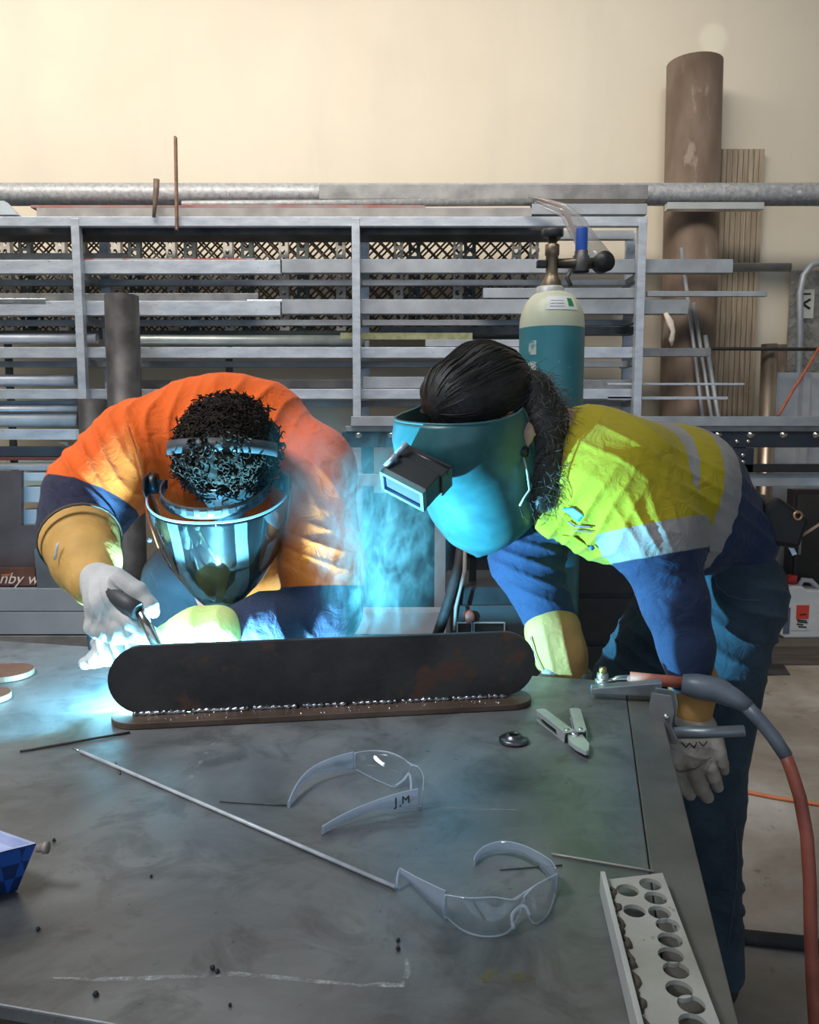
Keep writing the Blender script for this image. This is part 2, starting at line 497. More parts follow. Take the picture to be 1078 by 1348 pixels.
# ================================================================== back-wall storage
C_SEG = [(0, 0), (1, 0), (1, .18), (.93, .18), (.93, .06), (.07, .06), (.07, .18), (0, .18)]
def channel(name, px0, px1, y0, y1, d, mat, label, cat='steel channel', group=None, depth=.06, web='front', y0b=None):
    """C channel lying left-right with its web towards the room"""
    ym = (y0 + y1) / 2
    a = P(px0, ym, d); b = P(px1, ym, d); zt = P((px0 + px1) / 2, y0, d).z; zb = P((px0 + px1) / 2, y1, d).z
    h = zt - zb; t = .004
    poly = [(0, 0), (depth, 0), (depth, .014), (depth - t, .014), (depth - t, t), (t, t), (t, h - t), (depth - t, h - t), (depth - t, h - .014), (depth, h - .014), (depth, h), (0, h)]
    mb = MB().prism(poly, (a.x, d, zb), (0, 1, 0), (0, 0, 1), (b.x - a.x, 0, 0))
    o = mb.build(name, mat, bevel=.0015)
    return tag(o, label, cat, group)
def flat(name, px0, px1, y0, y1, d, depth, mat, label, cat='steel bar', group=None):
    ym = (y0 + y1) / 2
    a = P(px0, ym, d); b = P(px1, ym, d); zt = P((px0 + px1) / 2, y0, d).z; zb = P((px0 + px1) / 2, y1, d).z
    o = MB().mm((a.x, d, zb), (b.x, d + depth, zt)).build(name, mat, bevel=.0015)
    return tag(o, label, cat, group)
def pipe_between(name, a, b, r, mat, label, cat='pipe', wall=.005, n=28, group=None):
    a = Vector(a); b = Vector(b); L = (b - a).length
    mb = MB().lathe([(r, 0), (r, L), (r - wall, L), (r - wall, 0), (r, 0)], a, b - a, n)
    o = mb.build(name, mat); return tag(o, label, cat, group)

DF = 4.60      # front of the rack
rk = thing('steel_rack', (P(470, 500, DF).x, DF, 0), 'galvanised steel storage rack standing along the back wall', 'rack')
up_px = [(97, 290, 110, 520), (468, 290, 470, 545), (845, 285, 840, 545)]
xs_up = []
for i, (xa, ya, xb, yb) in enumerate(up_px):
    x = (P(xa, ya, DF).x + P(xb, yb, DF).x) / 2; xs_up.append(x)
    zt = P(xa, 288, DF).z
    MB().mm((x - .022, DF - .004, 0), (x + .022, DF + .045, zt + .002)).build('upright', galv, rk, bevel=.002)
    MB().mm((x - .02 + .02, DF + .34, 0), (x + .035 + .02, DF + .375, zt)).build('rear_upright', galv, rk, bevel=.002)
zt = P(470, 285, DF).z
xl = P(-120, 290, DF).x
MB().mm((xl, DF, zt - .05), (xs_up[2] + .025, DF + .045, zt)).build('top_beam', galv, rk, bevel=.002)
MB().mm((xl, DF + .33, zt - .05), (xs_up[2] + .04, DF + .375, zt)).build('top_beam', galv_dull, rk, bevel=.002)
levels = [360, 415, 472, 526, 580]
for yy in levels:
    z = P(470, yy, DF + .08).z
    for x in xs_up:
        MB().mm((x - .018, DF + .04, z - .04), (x + .018, DF + .345, z - .003)).build('shelf_arm', galv_dull, rk, bevel=.002)
for yy in levels[:4]:
    z = P(470, yy, DF + .08).z
    MB().mm((xl, DF + .27, z - .035), (xs_up[2], DF + .31, z - .002)).build('shelf_rail', galv_dull, rk, bevel=.002)
x = xl
for i in range(3):
    zt2 = zt - .06
# stock on the rack ------------------------------------------------
DS = DF + .06
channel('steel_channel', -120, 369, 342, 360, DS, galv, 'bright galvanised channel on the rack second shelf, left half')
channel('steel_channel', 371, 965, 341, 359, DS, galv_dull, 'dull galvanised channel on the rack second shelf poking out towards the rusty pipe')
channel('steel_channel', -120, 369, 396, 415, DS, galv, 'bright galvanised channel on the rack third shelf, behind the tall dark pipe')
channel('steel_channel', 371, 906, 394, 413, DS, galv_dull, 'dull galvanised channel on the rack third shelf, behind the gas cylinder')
channel('steel_channel', -120, 836, 457, 471, DS, galv, 'long galvanised channel on the rack fourth shelf')
channel('steel_channel', -120, 836, 512, 525, DS, galv, 'long galvanised channel on the rack fifth shelf')
channel('steel_channel', -120, 440, 565, 579, DS, galv, 'galvanised channel on the lowest rack shelf at the left')
flat('flat_bar', -110, 165, 333, 346, DS + .09, .15, steel_grey, 'grey steel plate lying on the second rack shelf at the left edge')
flat('flat_bar', -110, 30, 342.5, 345.5, DS + .065, .02, timber, 'thin pale batten on the second rack shelf at the left edge')
dm = M('red_dashed_strip', (.40, .36, .36), (.45, .12, .10), 5, .6, .2, lo=.47, hi=.53)
flat('flat_bar', 112, 335, 340, 345, DS + .065, .03, dm, 'thin steel strip with red paint dashes on the second rack shelf')
flat('flat_bar', -110, 340, 386, 399, DS + .07, .16, steel_grey, 'grey steel plate on the third rack shelf at the left')
flat('angle_bar', -110, 60, 393, 399, DS - .005, .045, bright_steel, 'bright thin angle on the third rack shelf at the left edge')
flat('angle_bar', 325, 565, 394.5, 398, DS + .005, .03, bright_steel, 'thin bright strip along the third rack shelf, mid rack')
flat('box_section', 636, 838, 379, 392, DS + .03, .08, galv_dull, 'grey box section on the third rack shelf behind the gas cylinder')
flat('flat_bar', 852, 1010, 383, 390, DS - .015, .03, galv_dull, 'thin flat bar jutting from the rack third shelf past the rusty pipe')
tb = P(925, 351, DS + .09); te = P(1040, 352, DS + .09)
pipe_between('steel_tube', P(560, 351, DS + .09), te, .024, steel_grey, 'thin grey tube jutting from the second rack shelf at right', 'tube', .003, 18)
flat('flat_bar', 500, 836, 430, 440, DS + .14, .1, steel_dark, 'dark steel plate at the back of the fourth rack shelf')
gp = M('greenish_pipe', (.30, .35, .36), (.42, .47, .47), 12, .4, .5, .15)
pipe_between('steel_tube', P(-110, 446, DS + .10), P(128, 446, DS + .10), .030, galv, 'pale steel tube on the fourth rack shelf at the left edge', 'tube')
pipe_between('steel_tube', P(182, 448, DS + .10), P(480, 449, DS + .10), .032, gp, 'grey green tube on the fourth rack shelf right of the tall dark pipe', 'tube')
ym = M('mossy_strip', (.20, .22, .12), (.32, .33, .2), 30, .8, 0, .3)
flat('strap', 448, 622, 438, 447, DS + .07, .05, ym, 'mossy green strip lying on the fourth rack shelf', 'strip')
flat('flat_bar', 560, 700, 447, 456, DS + .05, .06, galv_dull, 'short grey flat on the fourth rack shelf beside the mossy strip')
pipe_between('steel_tube', P(-110, 501, DS + .10), P(100, 501, DS + .10), .034, galv, 'pale steel tube on the fifth rack shelf at the left edge', 'tube')
flat('flat_bar', 180, 470, 500, 511, DS + .08, .12, steel_dark, 'dark plate on the fifth rack shelf behind the orange shirt')
flat('box_section', 478, 690, 496, 511, DS + .06, .1, galv_dull, 'grey box section on the fifth rack shelf above the welding smoke')
flat('box_section', 762, 838, 500, 512, DS + .06, .1, steel_grey, 'grey box section end on the fifth rack shelf right of the gas cylinder')
pipe_between('steel_tube', P(-110, 540, DS + .18), P(104, 540, DS + .18), .030, galv, 'upper pale tube on the lowest rack shelf at left', 'tube')
pipe_between('steel_tube', P(-110, 553, DS + .09), P(104, 553, DS + .09), .040, galv_dull, 'thick front tube on the lowest rack shelf at left', 'tube')
# far right ends below the flat bars
flat('flat_bar', 800, 980, 504, 507, DS, .02, galv, 'upper of two thin flats jutting right from the lower rack', 'steel bar')
flat('flat_bar', 800, 958, 522, 526, DS, .03, galv, 'lower of two thin flats jutting right from the lower rack', 'steel bar')
flat('box_section', 838, 936, 458, 469, DS + .01, .05, steel_grey, 'square tube jutting right from the fourth rack shelf')
# things on top of the rack
zt_top = zt
flat('steel_plate', -110, 742, 297.5, 309, DF + .10, .2, steel_dark, 'long dark plate slung under the top beam of the rack', 'steel plate')
boardm = M('grey_board', (.26, .25, .25), (.38, .37, .37), 8, .6, .2, .1)
o = flat('steel_plate', 48, 700, 273.5, 285, DF + .02, .22, boardm, 'long grey flat plate on top of the rack, left half', 'steel plate')
flat('flat_bar', 40, 560, 270, 273.5, DF + .03, .2, M('red_lead_paint', (.34, .12, .10), (.30, .27, .27), 6, .7), 'red painted strip on the plate on top of the rack', 'steel bar')
a = P(-110, 261, 4.95); b = P(1110, 256, 4.95); a.z = b.z
def duct():
    mb = MB(); n = 420; r0 = .061; rows = []
    for i in range(n * 2 + 1):
        t = i / (n * 2); x = a.x + (b.x - a.x) * t
        rr = r0 + (.004 if i % 2 else -.003)
        rows.append([Vector((x, 4.95 + rr * math.cos(q * math.pi / 8), a.z + rr * math.sin(q * math.pi / 8))) for q in range(16)])
    return mb.grid(rows, True, True)
ductm = M('crinkled_silver_film', (.30, .31, .34), (.48, .50, .53), 40, .5, .25, .5, 60, spots=(.72, .74, .78), spot_scale=24, spot_at=.66)
tag(duct().build('wrapped_duct', ductm), 'long ribbed silver duct wrapped in film along the top of the rack', 'duct')
wv = thing('wire_coil', P(210, 252, 5.03), 'row of thin wire loops arching behind the silver duct on the rack top', 'wire')
mb = MB()
for i in range(16):
    cx = 15 + i * 27.5
    mb.tube([P(cx - 12, 256, 5.03), P(cx - 6, 250, 5.03), P(cx, 247.6, 5.03), P(cx + 7, 249.5, 5.03), P(cx + 13, 256, 5.03)], .003, 5)
mb.build('loops', galv_dull, wv)
channel('steel_channel', 420, 853, 243, 262, 4.80, steel_grey, 'grey channel lying on top of the rack, in front of the duct', depth=.09)
pipe_between('steel_tube', P(240, 269, 4.72), P(700, 266, 4.72), .020, ductm, 'film wrapped tube on top of the rack in front of the duct', 'tube')
channel('steel_channel', 700, 852, 268, 282, 4.70, galv_dull, 'short grey channel on the right end of the rack top')
flat('angle_bar', 879, 1006, 266, 275, 4.62, .06, M('pale_aluminium', (.72, .74, .74), (.8, .82, .82), 8, .35, .7), 'pale aluminium angle jutting off the right end of the rack top', 'angle')
# bright folded sheet at the left frame edge
tag(MB().prism([(P(-60, 268, 4.66).x, P(0, 268, 4.66).z), (P(12, 268, 4.66).x, P(0, 268, 4.66).z), (P(30, 287, 4.66).x, P(0, 286, 4.66).z), (P(-60, 287, 4.66).x, P(0, 286, 4.66).z)], (0, 4.60, 0), (1, 0, 0), (0, 0, 1), (0, .05, 0)).build('folded_sheet', M('pale_blue_sheet', (.55, .63, .72), (.62, .7, .78), 5, .4, .3)), 'pale blue folded sheet on the rack top at the left edge', 'sheet')
# upright bar and rod standing on the rack
tag(MB().beam(P(231, 180, 4.585), P(233, 303, 4.575), .012, .03, (0, 1, 0)).build('flat_bar', rust_edge, bevel=.001), 'tall thin rusty bar standing upright against the rack top', 'steel bar')
tag(MB().tube([P(206, 236, 4.58), P(205.5, 252, 4.58), P(204, 268, 4.58), P(202.5, 286, 4.58)], [.017, .016, .012, .009], 10).build('steel_rod', rust), 'short tapered rusty rod leaning upright on the rack top', 'rod')
# clear film hanging off the rack top
filmm = clear_plastic('clear_film', (.86, .87, .88), .28, .08, (.75, .75, .76), 1.4)
rows = []
edge_a = [(690, 258), (708, 264), (735, 275), (757, 292), (775, 312), (790, 333)]
edge_b = [(700, 262), (722, 275), (748, 292), (752, 315), (765, 333), (806, 336)]
edge_a = [(695, 256), (720, 262), (745, 268), (768, 286), (785, 310), (805, 334)]
edge_b = [(695, 262), (712, 272), (738, 285), (748, 305), (757, 322), (760, 338)]
for i, ((ax_, ay_), (bx_, by_)) in enumerate(zip(edge_a, edge_b)):
    rows.append([P(ax_ + (bx_ - ax_) * q / 8, ay_ + (by_ - ay_) * q / 8, 4.52 - .05 * math.sin(i * .6) + .012 * math.sin(q * 2.1 + i)) for q in range(9)])
fo = tag(MB().grid(rows).build('plastic_film', filmm, solid=.0015), 'clear plastic film drooping from the rack top above the gas cylinder', 'plastic film')
rm = MB().tube([P(708, 262, 4.50), P(735, 272, 4.50), P(748, 285, 4.49), P(754, 302, 4.49), P(757, 312, 4.49)], [.006, .012, .014, .012, .006], 8, flat=((0, 1, 0), .3))
rm.build('red_print', M('faded_red_print', (.50, .26, .21), (.6, .36, .3), 30, .6), fo, 'faded red strip in the film')
MB().beam(P(757, 337, 4.47), P(807, 337, 4.47), .01, .018).build('film_edge_bar', bright_steel, fo)

# mesh cage panel behind the rack -----------------------------------
mp = thing('mesh_panel', (P(330, 400, 5.12).x, 5.12, 0), 'expanded mesh cage panel with slotted posts standing behind the rack', 'mesh panel')
zlo = P(330, 436, 5.12).z; zhi = P(330, 301, 5.12).z
light_posts = [8, 80, 153, 225, 300, 373, 448, 524, 602, 679, 702]
dark_posts = [33, 105, 177, 250, 325, 398, 470, 545, 618]
slot_l = M('slotted_angle_paint', (.50, .48, .46), (.64, .62, .59), 12, .5, .3)
slot_d = M('dark_slotted_angle', (.06, .08, .085), (.1, .12, .125), 12, .5, .3)
def slotted(x, y, mat, w):
    mb = MB(); mb.mm((x - w, y, zlo), (x - w * .45, y + .004, zhi)); mb.mm((x + w * .45, y, zlo), (x + w, y + .004, zhi))
    z = zlo
    while z < zhi - .02:
        mb.mm((x - w * .46, y + .0005, z), (x + w * .46, y + .0035, z + .018)); z += .048
    mb.mm((x + w, y, zlo), (x + w + .004, y + .05, zhi))
    mb.build('slotted_post', mat, mp)
for q in light_posts: slotted(P(q, 360, 5.08).x, 5.08, slot_l, .026)
for q in dark_posts: slotted(P(q, 360, 5.13).x, 5.13, slot_d, .034)
mb = MB(); x0 = P(-120, 360, 5.19).x; x1 = P(712, 360, 5.19).x; dz = .085; dx = .17; r_ = 0
z = zlo
while z < zhi:
    for sgn in (1, -1):
        pts = []; x = x0; k = 0
        while x < x1:
            pts.append(Vector((x, 5.19, z + (dz * .5 if (k % 2 == 0) == (sgn > 0) else -dz * .5)))); x += dx / 2; k += 1
        mb.tube(pts, .0085, 4, False)
    z += dz
z = zlo + dz / 2  # second layer added so the mesh darkens the wall behind it
while z < zhi:
    for sgn in (1, -1):
        pts = []; x = x0 + dx * .37; k = 0
        while x < x1:
            pts.append(Vector((x, 5.25, z + (dz * .5 if (k % 2 == 0) == (sgn > 0) else -dz * .5)))); x += dx / 2; k += 1
        mb.tube(pts, .0085, 4, False)
    z += dz
mb.build('expanded_mesh', M('mesh_steel', (.10, .085, .075), (.2, .17, .15), 20, .6, .4), mp)
MB().mm((x0, 5.08, zhi - .02), (x1, 5.10, zhi + .03)).build('rail', slot_d, mp)
MB().mm((x0, 5.08, zlo - .05), (x1, 5.10, zlo)).build('rail', slot_d, mp)
for q in (8, 300, 602):
    MB().mm((P(q, 400, 5.12).x - .02, 5.105, 0), (P(q, 400, 5.12).x + .02, 5.125, zlo)).build('leg', slot_d, mp)

# tall pipes at left -------------------------------------------------
pb = P(170, 900, 4.35); pb.z = 0
pb = Vector((P(166, 740, 4.42).x, 4.42, 0.0)); 
pipe_between('steel_pipe', Vector((P(172, 800, 4.30).x, 4.30, 0)), P(160, 390, 4.44), .088, steel_dark, 'tall dark steel pipe leaning on the rack behind the orange shirt', 'pipe', .008)
pipe_between('steel_pipe', Vector((P(124, 800, 4.40).x, 4.40, 0)), P(122, 526, 4.46), .072, steel_dark, 'short dark steel pipe standing left of the tall one', 'pipe', .008)
# big rusty pipe and plank at right
pipe_between('steel_pipe', Vector((P(898, 800, 5.16).x, 5.16, 0)), P(914.5, 84, 5.22), .163, rust, 'thick tall rusty pipe leaning on the back wall', 'pipe', .012, 48)
pl = MB(); zt_p = P(975, 197, 5.4).z; xa = P(938, 300, 5.40).x; xb = P(1001, 300, 5.40).x
nb = 9
for i in range(nb):
    q0 = xa + (xb - xa) * i / nb; q1 = xa + (xb - xa) * (i + 1) / nb
    pl.mm((q0 + .0025, 5.385, .0), (q1 - .0025, 5.41, zt_p)); 
pl.mm((xa, 5.395, 0), (xb, 5.44, zt_p))
tag(pl.build('timber_plank', timber), 'grooved timber plank standing behind the rusty pipe', 'plank')
for i, (xa_, ya_, xb_, yb_, rr, lb) in enumerate([(897, 326, 926, 560, .011, 'leftmost and tallest of three thin rods leaning beside the rusty pipe'), (913, 398, 938, 560, .011, 'middle of three thin rods leaning beside the rusty pipe'), (928, 441, 947, 560, .013, 'shortest of three thin rods leaning beside the rusty pipe')]):
    aa = P(xa_, ya_, 4.985); bb = P(xb_, yb_, 4.98); dd = bb - aa; bb = aa + dd * (aa.z / (-dd.z))
    bb.z = 0
    tag(MB().tube([bb, aa], rr, 12).build('steel_rod', galv_dull), lb, 'rod')
pipe_between('steel_tube', Vector((P(944, 560, 5.30).x, 5.33, 0)), P(934, 352, 5.345), .016, steel_grey, 'dark conduit standing straight in front of the timber plank', 'tube', .003, 14)
pipe_between('steel_pipe', Vector((P(1013, 560, 5.06).x, 5.06, 0)), P(1013, 453, 5.06), .048, M('heat_tinted_steel', (.20, .16, .13), (.5, .42, .35), 5, .35, .8, stretch=(1, 1, .3)), 'short heat stained pipe standing right of the plank', 'pipe', .005)
pipe_between('steel_pipe', Vector((P(1028, 560, 5.2).x, 5.2, 0)), P(1026, 454, 5.2), .045, rust, 'short rusty pipe behind the heat stained pipe', 'pipe', .005)
tag(MB().tube([P(936, 459, 4.98), P(1110, 460, 4.98)], .010, 8).build('steel_rod', black_rubber), 'thin black horizontal rod at the right, in front of the plank', 'rod')
# treadplate with a card, curved tube
tp = MB(); xa = P(1038, 420, 5.36).x; xb = P(1130, 420, 5.36).x; z1 = P(1050, 356, 5.36).z
tp.mm((xa, 5.36, 0), (xb, 5.37, z1))
k = 0; z = P(1050, 500, 5.36).z
while z < z1 - .02:
    x = xa + .02 + (.03 if k % 2 else 0)
    while x < xb - .02:
        tp.box((x, 5.357, z), (.034, .006, .011), Matrix.Rotation(R(45 if (int(x * 50) + k) % 2 else -45), 3, 'Y')); x += .055
    z += .034; k += 1
tag(tp.build('treadplate', M('treadplate_metal', (.28, .27, .25), (.45, .44, .42), 14, .4, .7)), 'treadplate sheet standing against the wall at the right edge', 'sheet')
cd_ = thing('sign_card', P(1064, 420, 5.33), 'small pale card with a dark diamond mark on the treadplate', 'sign')
MB().mm(P(1051, 419, 5.33), P(1072, 381, 5.335)).build('card', M('card', (.5, .52, .48), (.58, .6, .56), 10, .7), cd_)
ca = P(1063, 400, 5.325)
MB().prism([(-.055, .0), (0, .035), (.01, .025), (-.03, 0), (.01, -.025), (0, -.035)], ca + Vector((.012, 0, 0)), (1, 0, 0), (0, 0, 1), (0, .003, 0)).build('mark', ink, cd_)
MB().mm(P(1056, 388, 5.327), P(1067, 386, 5.33)).build('print_line', ink, cd_)
pts = [P(1054, 560, 5.2), P(1053, 440, 5.2), P(1053, 385, 5.22), P(1058, 362, 5.22), P(1068, 349, 5.22), P(1082, 344, 5.22), P(1110, 344, 5.22)]
pts[0].z = 0.0
tag(MB().tube(pts, .020, 12).build('bent_tube', galv_dull), 'grey tube bent over at the top in front of the treadplate', 'tube')
# ribbed sheet
rb = MB(); y = 5.12; prof = []
x = P(1008, 520, y).x; zt3 = P(1030, 490, y).z
pts2 = []
for (wpx, dy) in [(0, 0), (16, 0), (18, .035), (46, .035), (49, 0), (58, 0), (61, .035), (100, .035), (103, 0), (116, 0)]:
    pts2.append((P(1008 + wpx, 520, y).x, y + dy))
rows = [[Vector((q[0], q[1], z)) for q in pts2] for z in (0.0, zt3)]
tag(rb.grid(rows, False).build('ribbed_sheet', M('zinc_sheet', (.45, .48, .54), (.6, .63, .68), 6, .4, .6), solid=.003), 'ribbed zinc sheet standing behind the bench at the right edge', 'sheet')
tag(MB().tube([P(1024, 548, 4.42), P(1040, 520, 4.5), P(1060, 488, 4.6), P(1085, 446, 4.7)], .008, 8).build('hose', red_rubber), 'thin red hose rising from the bench past the zinc sheet', 'hose')
# rag tied to rack end
tag(MB().tube([P(876, 412, 4.6), P(882, 424, 4.58), P(886, 436, 4.58), P(884, 447, 4.58), P(884, 455, 4.59)], [.012, .02, .012, .016, .006], 8, flat=((0, 1, 0), .5)).build('rag', M('pale_rag', (.55, .5, .45), (.68, .63, .58), 30, .9)), 'pale rag hanging from the right end of the rack', 'rag')
# bench with bolts -----------------------------------------------------
DB = 4.40
bn_ = thing('machine_bench', (P(760, 570, DB).x, DB, 0), 'long steel bench with dark bolted rail in front of the rack', 'bench')
def pxbox(part, x0, x1, y0, y1, d, dep, mat, lab=None, bev=.002):
    p0 = P(x0, (y0 + y1) / 2, d); p1 = P(x1, (y0 + y1) / 2, d); xm = (x0 + x1) / 2
    return MB().mm((p0.x, d, P(xm, y1, d).z), (p1.x, d + dep, P(xm, y0, d).z)).build(part, mat, bn_, lab, bevel=bev)
pxbox('top_channel', 462, 1120, 548, 561, DB - .03, .14, galv_dull)
pxbox('top_lip', 455, 1120, 561, 568, DB - .01, .04, steel_grey)
pxbox('bolted_rail', 450, 1120, 568, 589, DB, .06, dark_navy_paint)
pxbox('lower_rail', 600, 1120, 611, 622, DB, .05, black_plastic)
pxbox('shelf_channel', 460, 1120, 624, 640, DB + .02, .08, galv_dull)
mb = MB()
for q in list(range(472, 1080, 43)):
    c = P(q, 572, DB); MB().lathe([(.0, -.012), (.011, -.012), (.011, -.006), (.02, -.006), (.02, 0)], (c.x, DB, c.z), (0, 1, 0), 10).build('bolt', bright_steel, bn_)
for q in (484, 580, 975, 1150):
    c = P(q, 640, DB); w_ = .03
    mt = white_paint if q == 580 else dark_navy_paint
    MB().mm((c.x - w_, DB + .03, 0), (c.x + w_, DB + .075, P(q, 585, DB).z)).build('leg', blue_grey if q == 580 else dark_navy_paint, bn_, bevel=.002)
pxbox('bracket', 960, 992, 590, 622, DB, .06, dark_navy_paint)
mb = MB()
for (qx, qy) in ((969, 581), (984, 581), (977, 599), (977, 608)):
    c = P(qx, qy, DB); MB().lathe([(.0, -.014), (.010, -.014), (.010, 0)], (c.x, DB, c.z), (0, 1, 0), 8).build('bolt', bright_steel, bn_)
# dark panel added to darken the gap under the bench
tag(MB().prism([(0, 0), (.03, 0), (.10, 1.0), (.07, 1.0)], (P(480, 700, 4.6).x, 4.66, 0.0), (0, 1, 0), (0, 0, 1), (P(705, 700, 4.6).x - P(480, 700, 4.6).x, 0, 0)).build('added_dark_panel', dark_navy_paint), 'dark panel added under the bench to darken the gap behind the smoke', 'sheet')
# left lower stack -----------------------------------------------------
flat('box_section', -110, 112, 588, 601, 4.62, .1, dark_navy_paint, 'dark navy section lying below the rack shelves at left', 'steel section')
flat('flat_bar', -110, 108, 602, 606, 4.60, .1, M('maroon_paint', (.10, .025, .025), (.14, .04, .035), 8, .6), 'thin maroon bar below the navy section at left', 'steel bar')
flat('box_section', -110, 70, 613, 619, 4.36, .28, galv_dull, 'grey flat capping the brown plate stack at left', 'steel section')
for i, (ya, yb, lb) in enumerate([(622, 633, 'uppermost'), (641, 661, 'middle'), (671, 690, 'lowest')]):
    channel('steel_channel', 30, 150, ya, yb, 4.36, M('pale_primer', (.5, .56, .64), (.6, .66, .74), 6, .45, .3), lb + ' of three pale channels stacked behind the navy sleeve', depth=.1)
bpl = thing('steel_plate', P(10, 770, 4.32), 'brown steel plate standing on the blue grey beams at left edge', 'steel plate')
brn = M('brown_oxide_steel', (.085, .065, .07), (.13, .10, .105), 5, .55, .3, .1)
pxs = [(-110, 620), (28, 620), (28, 692), (110, 692), (110, 722), (50, 722), (50, 774), (-110, 774)]
poly = [(P(x, y, 4.30).x, P(x, y, 4.30).z) for x, y in pxs]
MB().prism(poly, (0, 4.30, 0), (1, 0, 0), (0, 0, 1), (0, .03, 0)).build('plate', brn, bpl)
MB().mm(P(-110, 771, 4.275), P(48, 747, 4.295)).build('rust_band', M('rust_band', (.10, .05, .045), (.17, .08, .065), 9, .7, .1), bpl)
hw = M('chalk_handwriting', (.75, .62, .62), (.85, .75, .75), 20, .9)
text_mesh('handwriting', 'Danby we', .085, P(17, 762, 4.272), (1, 0, -.02), (0, 0, 1), hw, bpl, .001, .35)
pxm = MB()
for (x0, y0, x1, y1) in ((2, 757, 16, 756), (6, 758.5, 12, 758)): pxm.beam(P(x0, y0, 4.272), P(x1, y1, 4.272), .002, .006)
pxm.build('orange_mark', M('orange_chalk', (.6, .2, .06), None, 5, .9), bpl)
pgl = MB().prism([(P(x, y, 4.29).x, P(x, y, 4.29).z) for x, y in ((48, 722), (125, 722), (125, 772), (52, 772))], (0, 4.262, 0), (1, 0, 0), (0, 0, 1), (0, .02, 0))
tag(pgl.build('steel_plate', M('slate_paint', (.12, .15, .18), (.16, .19, .22), 5, .5, .2)), 'slate grey plate standing behind the tan glove cuff', 'steel plate')
# blue-grey beams on the floor
def beam(y0, y1, x1, d, label, mt=blue_grey):
    return channel('steel_beam', -110, x1, y0, y1, d, mt, label, 'beam', depth=.12)
z3 = P(0, 806, 4.24).z
beam(775, 804.5, 420, 4.24, 'uppermost of three blue grey beams stacked on the floor at left')
beam(806, 835, 640, 4.235, 'middle of three blue grey beams stacked on the floor at left')
p0 = P(-110, 837, 4.23); p1 = P(660, 837, 4.23)
tag(MB().mm((p0.x, 4.23, 0), (p1.x, 4.36, p0.z)).build('steel_beam', steel_grey, bevel=.004), 'lowest grey beam under the two blue grey beams', 'beam')
bolt = MB().lathe([(0, -.008), (.012, -.008), (.014, 0)], (P(16, 783, 4.24).x, 4.24, P(16, 783, 4.24).z), (0, 1, 0), 10)
# right floor things ------------------------------------------------------
tag(MB().mm((P(985, 858, 4.65).x, 4.65, 0), (P(1130, 858, 4.65).x, 4.97, .12)).build('timber_sleeper', M('dark_timber', (.09, .075, .065), (.15, .125, .105), 8, .8, 0, .3, 30, (.4, 8, 8)), bevel=.006), 'low dark timber sleeper on the floor under the jerrycan', 'sleeper')
cab = thing('recess_dark_box', P(1070, 780, 5.0), 'dark box added for the dark recess behind the jerrycan at the right edge', 'dark box')  # added box that keeps the recess behind the jerrycan dark
ca_, cb_ = P(1036, 830, 4.99), P(1125, 645, 4.99)
MB().mm((ca_.x, 5.0, .0), (cb_.x, 5.09, cb_.z)).build('body', M('plum_black', (.018, .010, .015), (.026, .015, .022), 8, .5), cab, bevel=.004)
MB().mm((ca_.x + .02, 4.985, .15), (cb_.x - .02, 5.0, cb_.z - .03)).build('box_front', M('dark_grey_front', (.02, .02, .022), (.03, .03, .032), 6, .5), cab, bevel=.003)
MB().mm((ca_.x + .035, 4.97, .6), (ca_.x + .05, 4.985, .75)).build('handle', steel_grey, cab)
jc = thing('jerrycan', P(1052, 839, 4.80), 'translucent white plastic jerrycan with red cap on the sleeper', 'jerrycan')
x0 = P(1029, 805, 4.80).x; x1 = P(1100, 805, 4.80).x; z0 = .12; z1 = P(1050, 772, 4.80).z
hd = M('hdpe', (.58, .62, .68), (.68, .71, .75), 6, .45)
body = MB(); xm = x0 + (x1 - x0) * .62
w2 = x1 - x0
prof = [(0, .02), (.03, 0), (w2 - .03, 0), (w2, .02), (w2, z1 - z0 - .09), (w2 - .04, z1 - z0 - .03), (w2 * .45, z1 - z0 - .02), (w2 * .36, z1 - z0), (.05, z1 - z0), (.01, z1 - z0 - .03), (0, z1 - z0 - .06)]
body.prism(prof, (x0, 4.80, z0), (1, 0, 0), (0, 0, 1), (0, .15, 0)); body.build('body', hd, jc, bevel=.012)
cx = x0 + .085; MB().lathe([(.0, .055), (.028, .055), (.03, .05), (.03, .01), (.022, .01), (.022, -.01)], (cx, 4.875, z1), (0, 0, 1), 20).build('cap', M('red_cap', (.55, .03, .03), (.65, .05, .04), 10, .4), jc, 'red screw cap')
MB().tube([(x0 + .13, 4.875, z1 - .01), (x0 + .15, 4.875, z1 + .025), (x0 + .2, 4.875, z1 + .02), (x0 + .27, 4.875, z1 - .05)], [.016, .016, .016, .014], 10).build('handle', hd, jc)
lx = x0 + .06
lbl = MB().mm((lx, 4.797, z0 + .05), (lx + .105, 4.7995, z0 + .22)).build('label', M('white_label', (.6, .62, .64), (.66, .67, .69), 8, .5), jc, 'white product label')
MB().mm((lx + .025, 4.795, z0 + .12), (lx + .1, 4.797, z0 + .205)).build('red_panel', M('label_red', (.62, .06, .04), None, 5, .5), lbl)
mk = MB()
for (a0, b0, a1, b1) in ((.03, .115, .09, .11), (.035, .105, .095, .098), (.03, .09, .07, .086), (.045, .145, .085, .15), (.04, .075, .09, .07)):
    mk.beam((lx + a0, 4.794, z0 + b0), (lx + a1, 4.794, z0 + b1), .001, .007)
mk.build('print', ink, lbl)
MB().mm((x0 + .012, 4.796, z0 + .03), (x0 + .05, 4.7995, z0 + .19)).build('side_label', M('navy_label', (.10, .12, .2), None, 5, .5), jc)
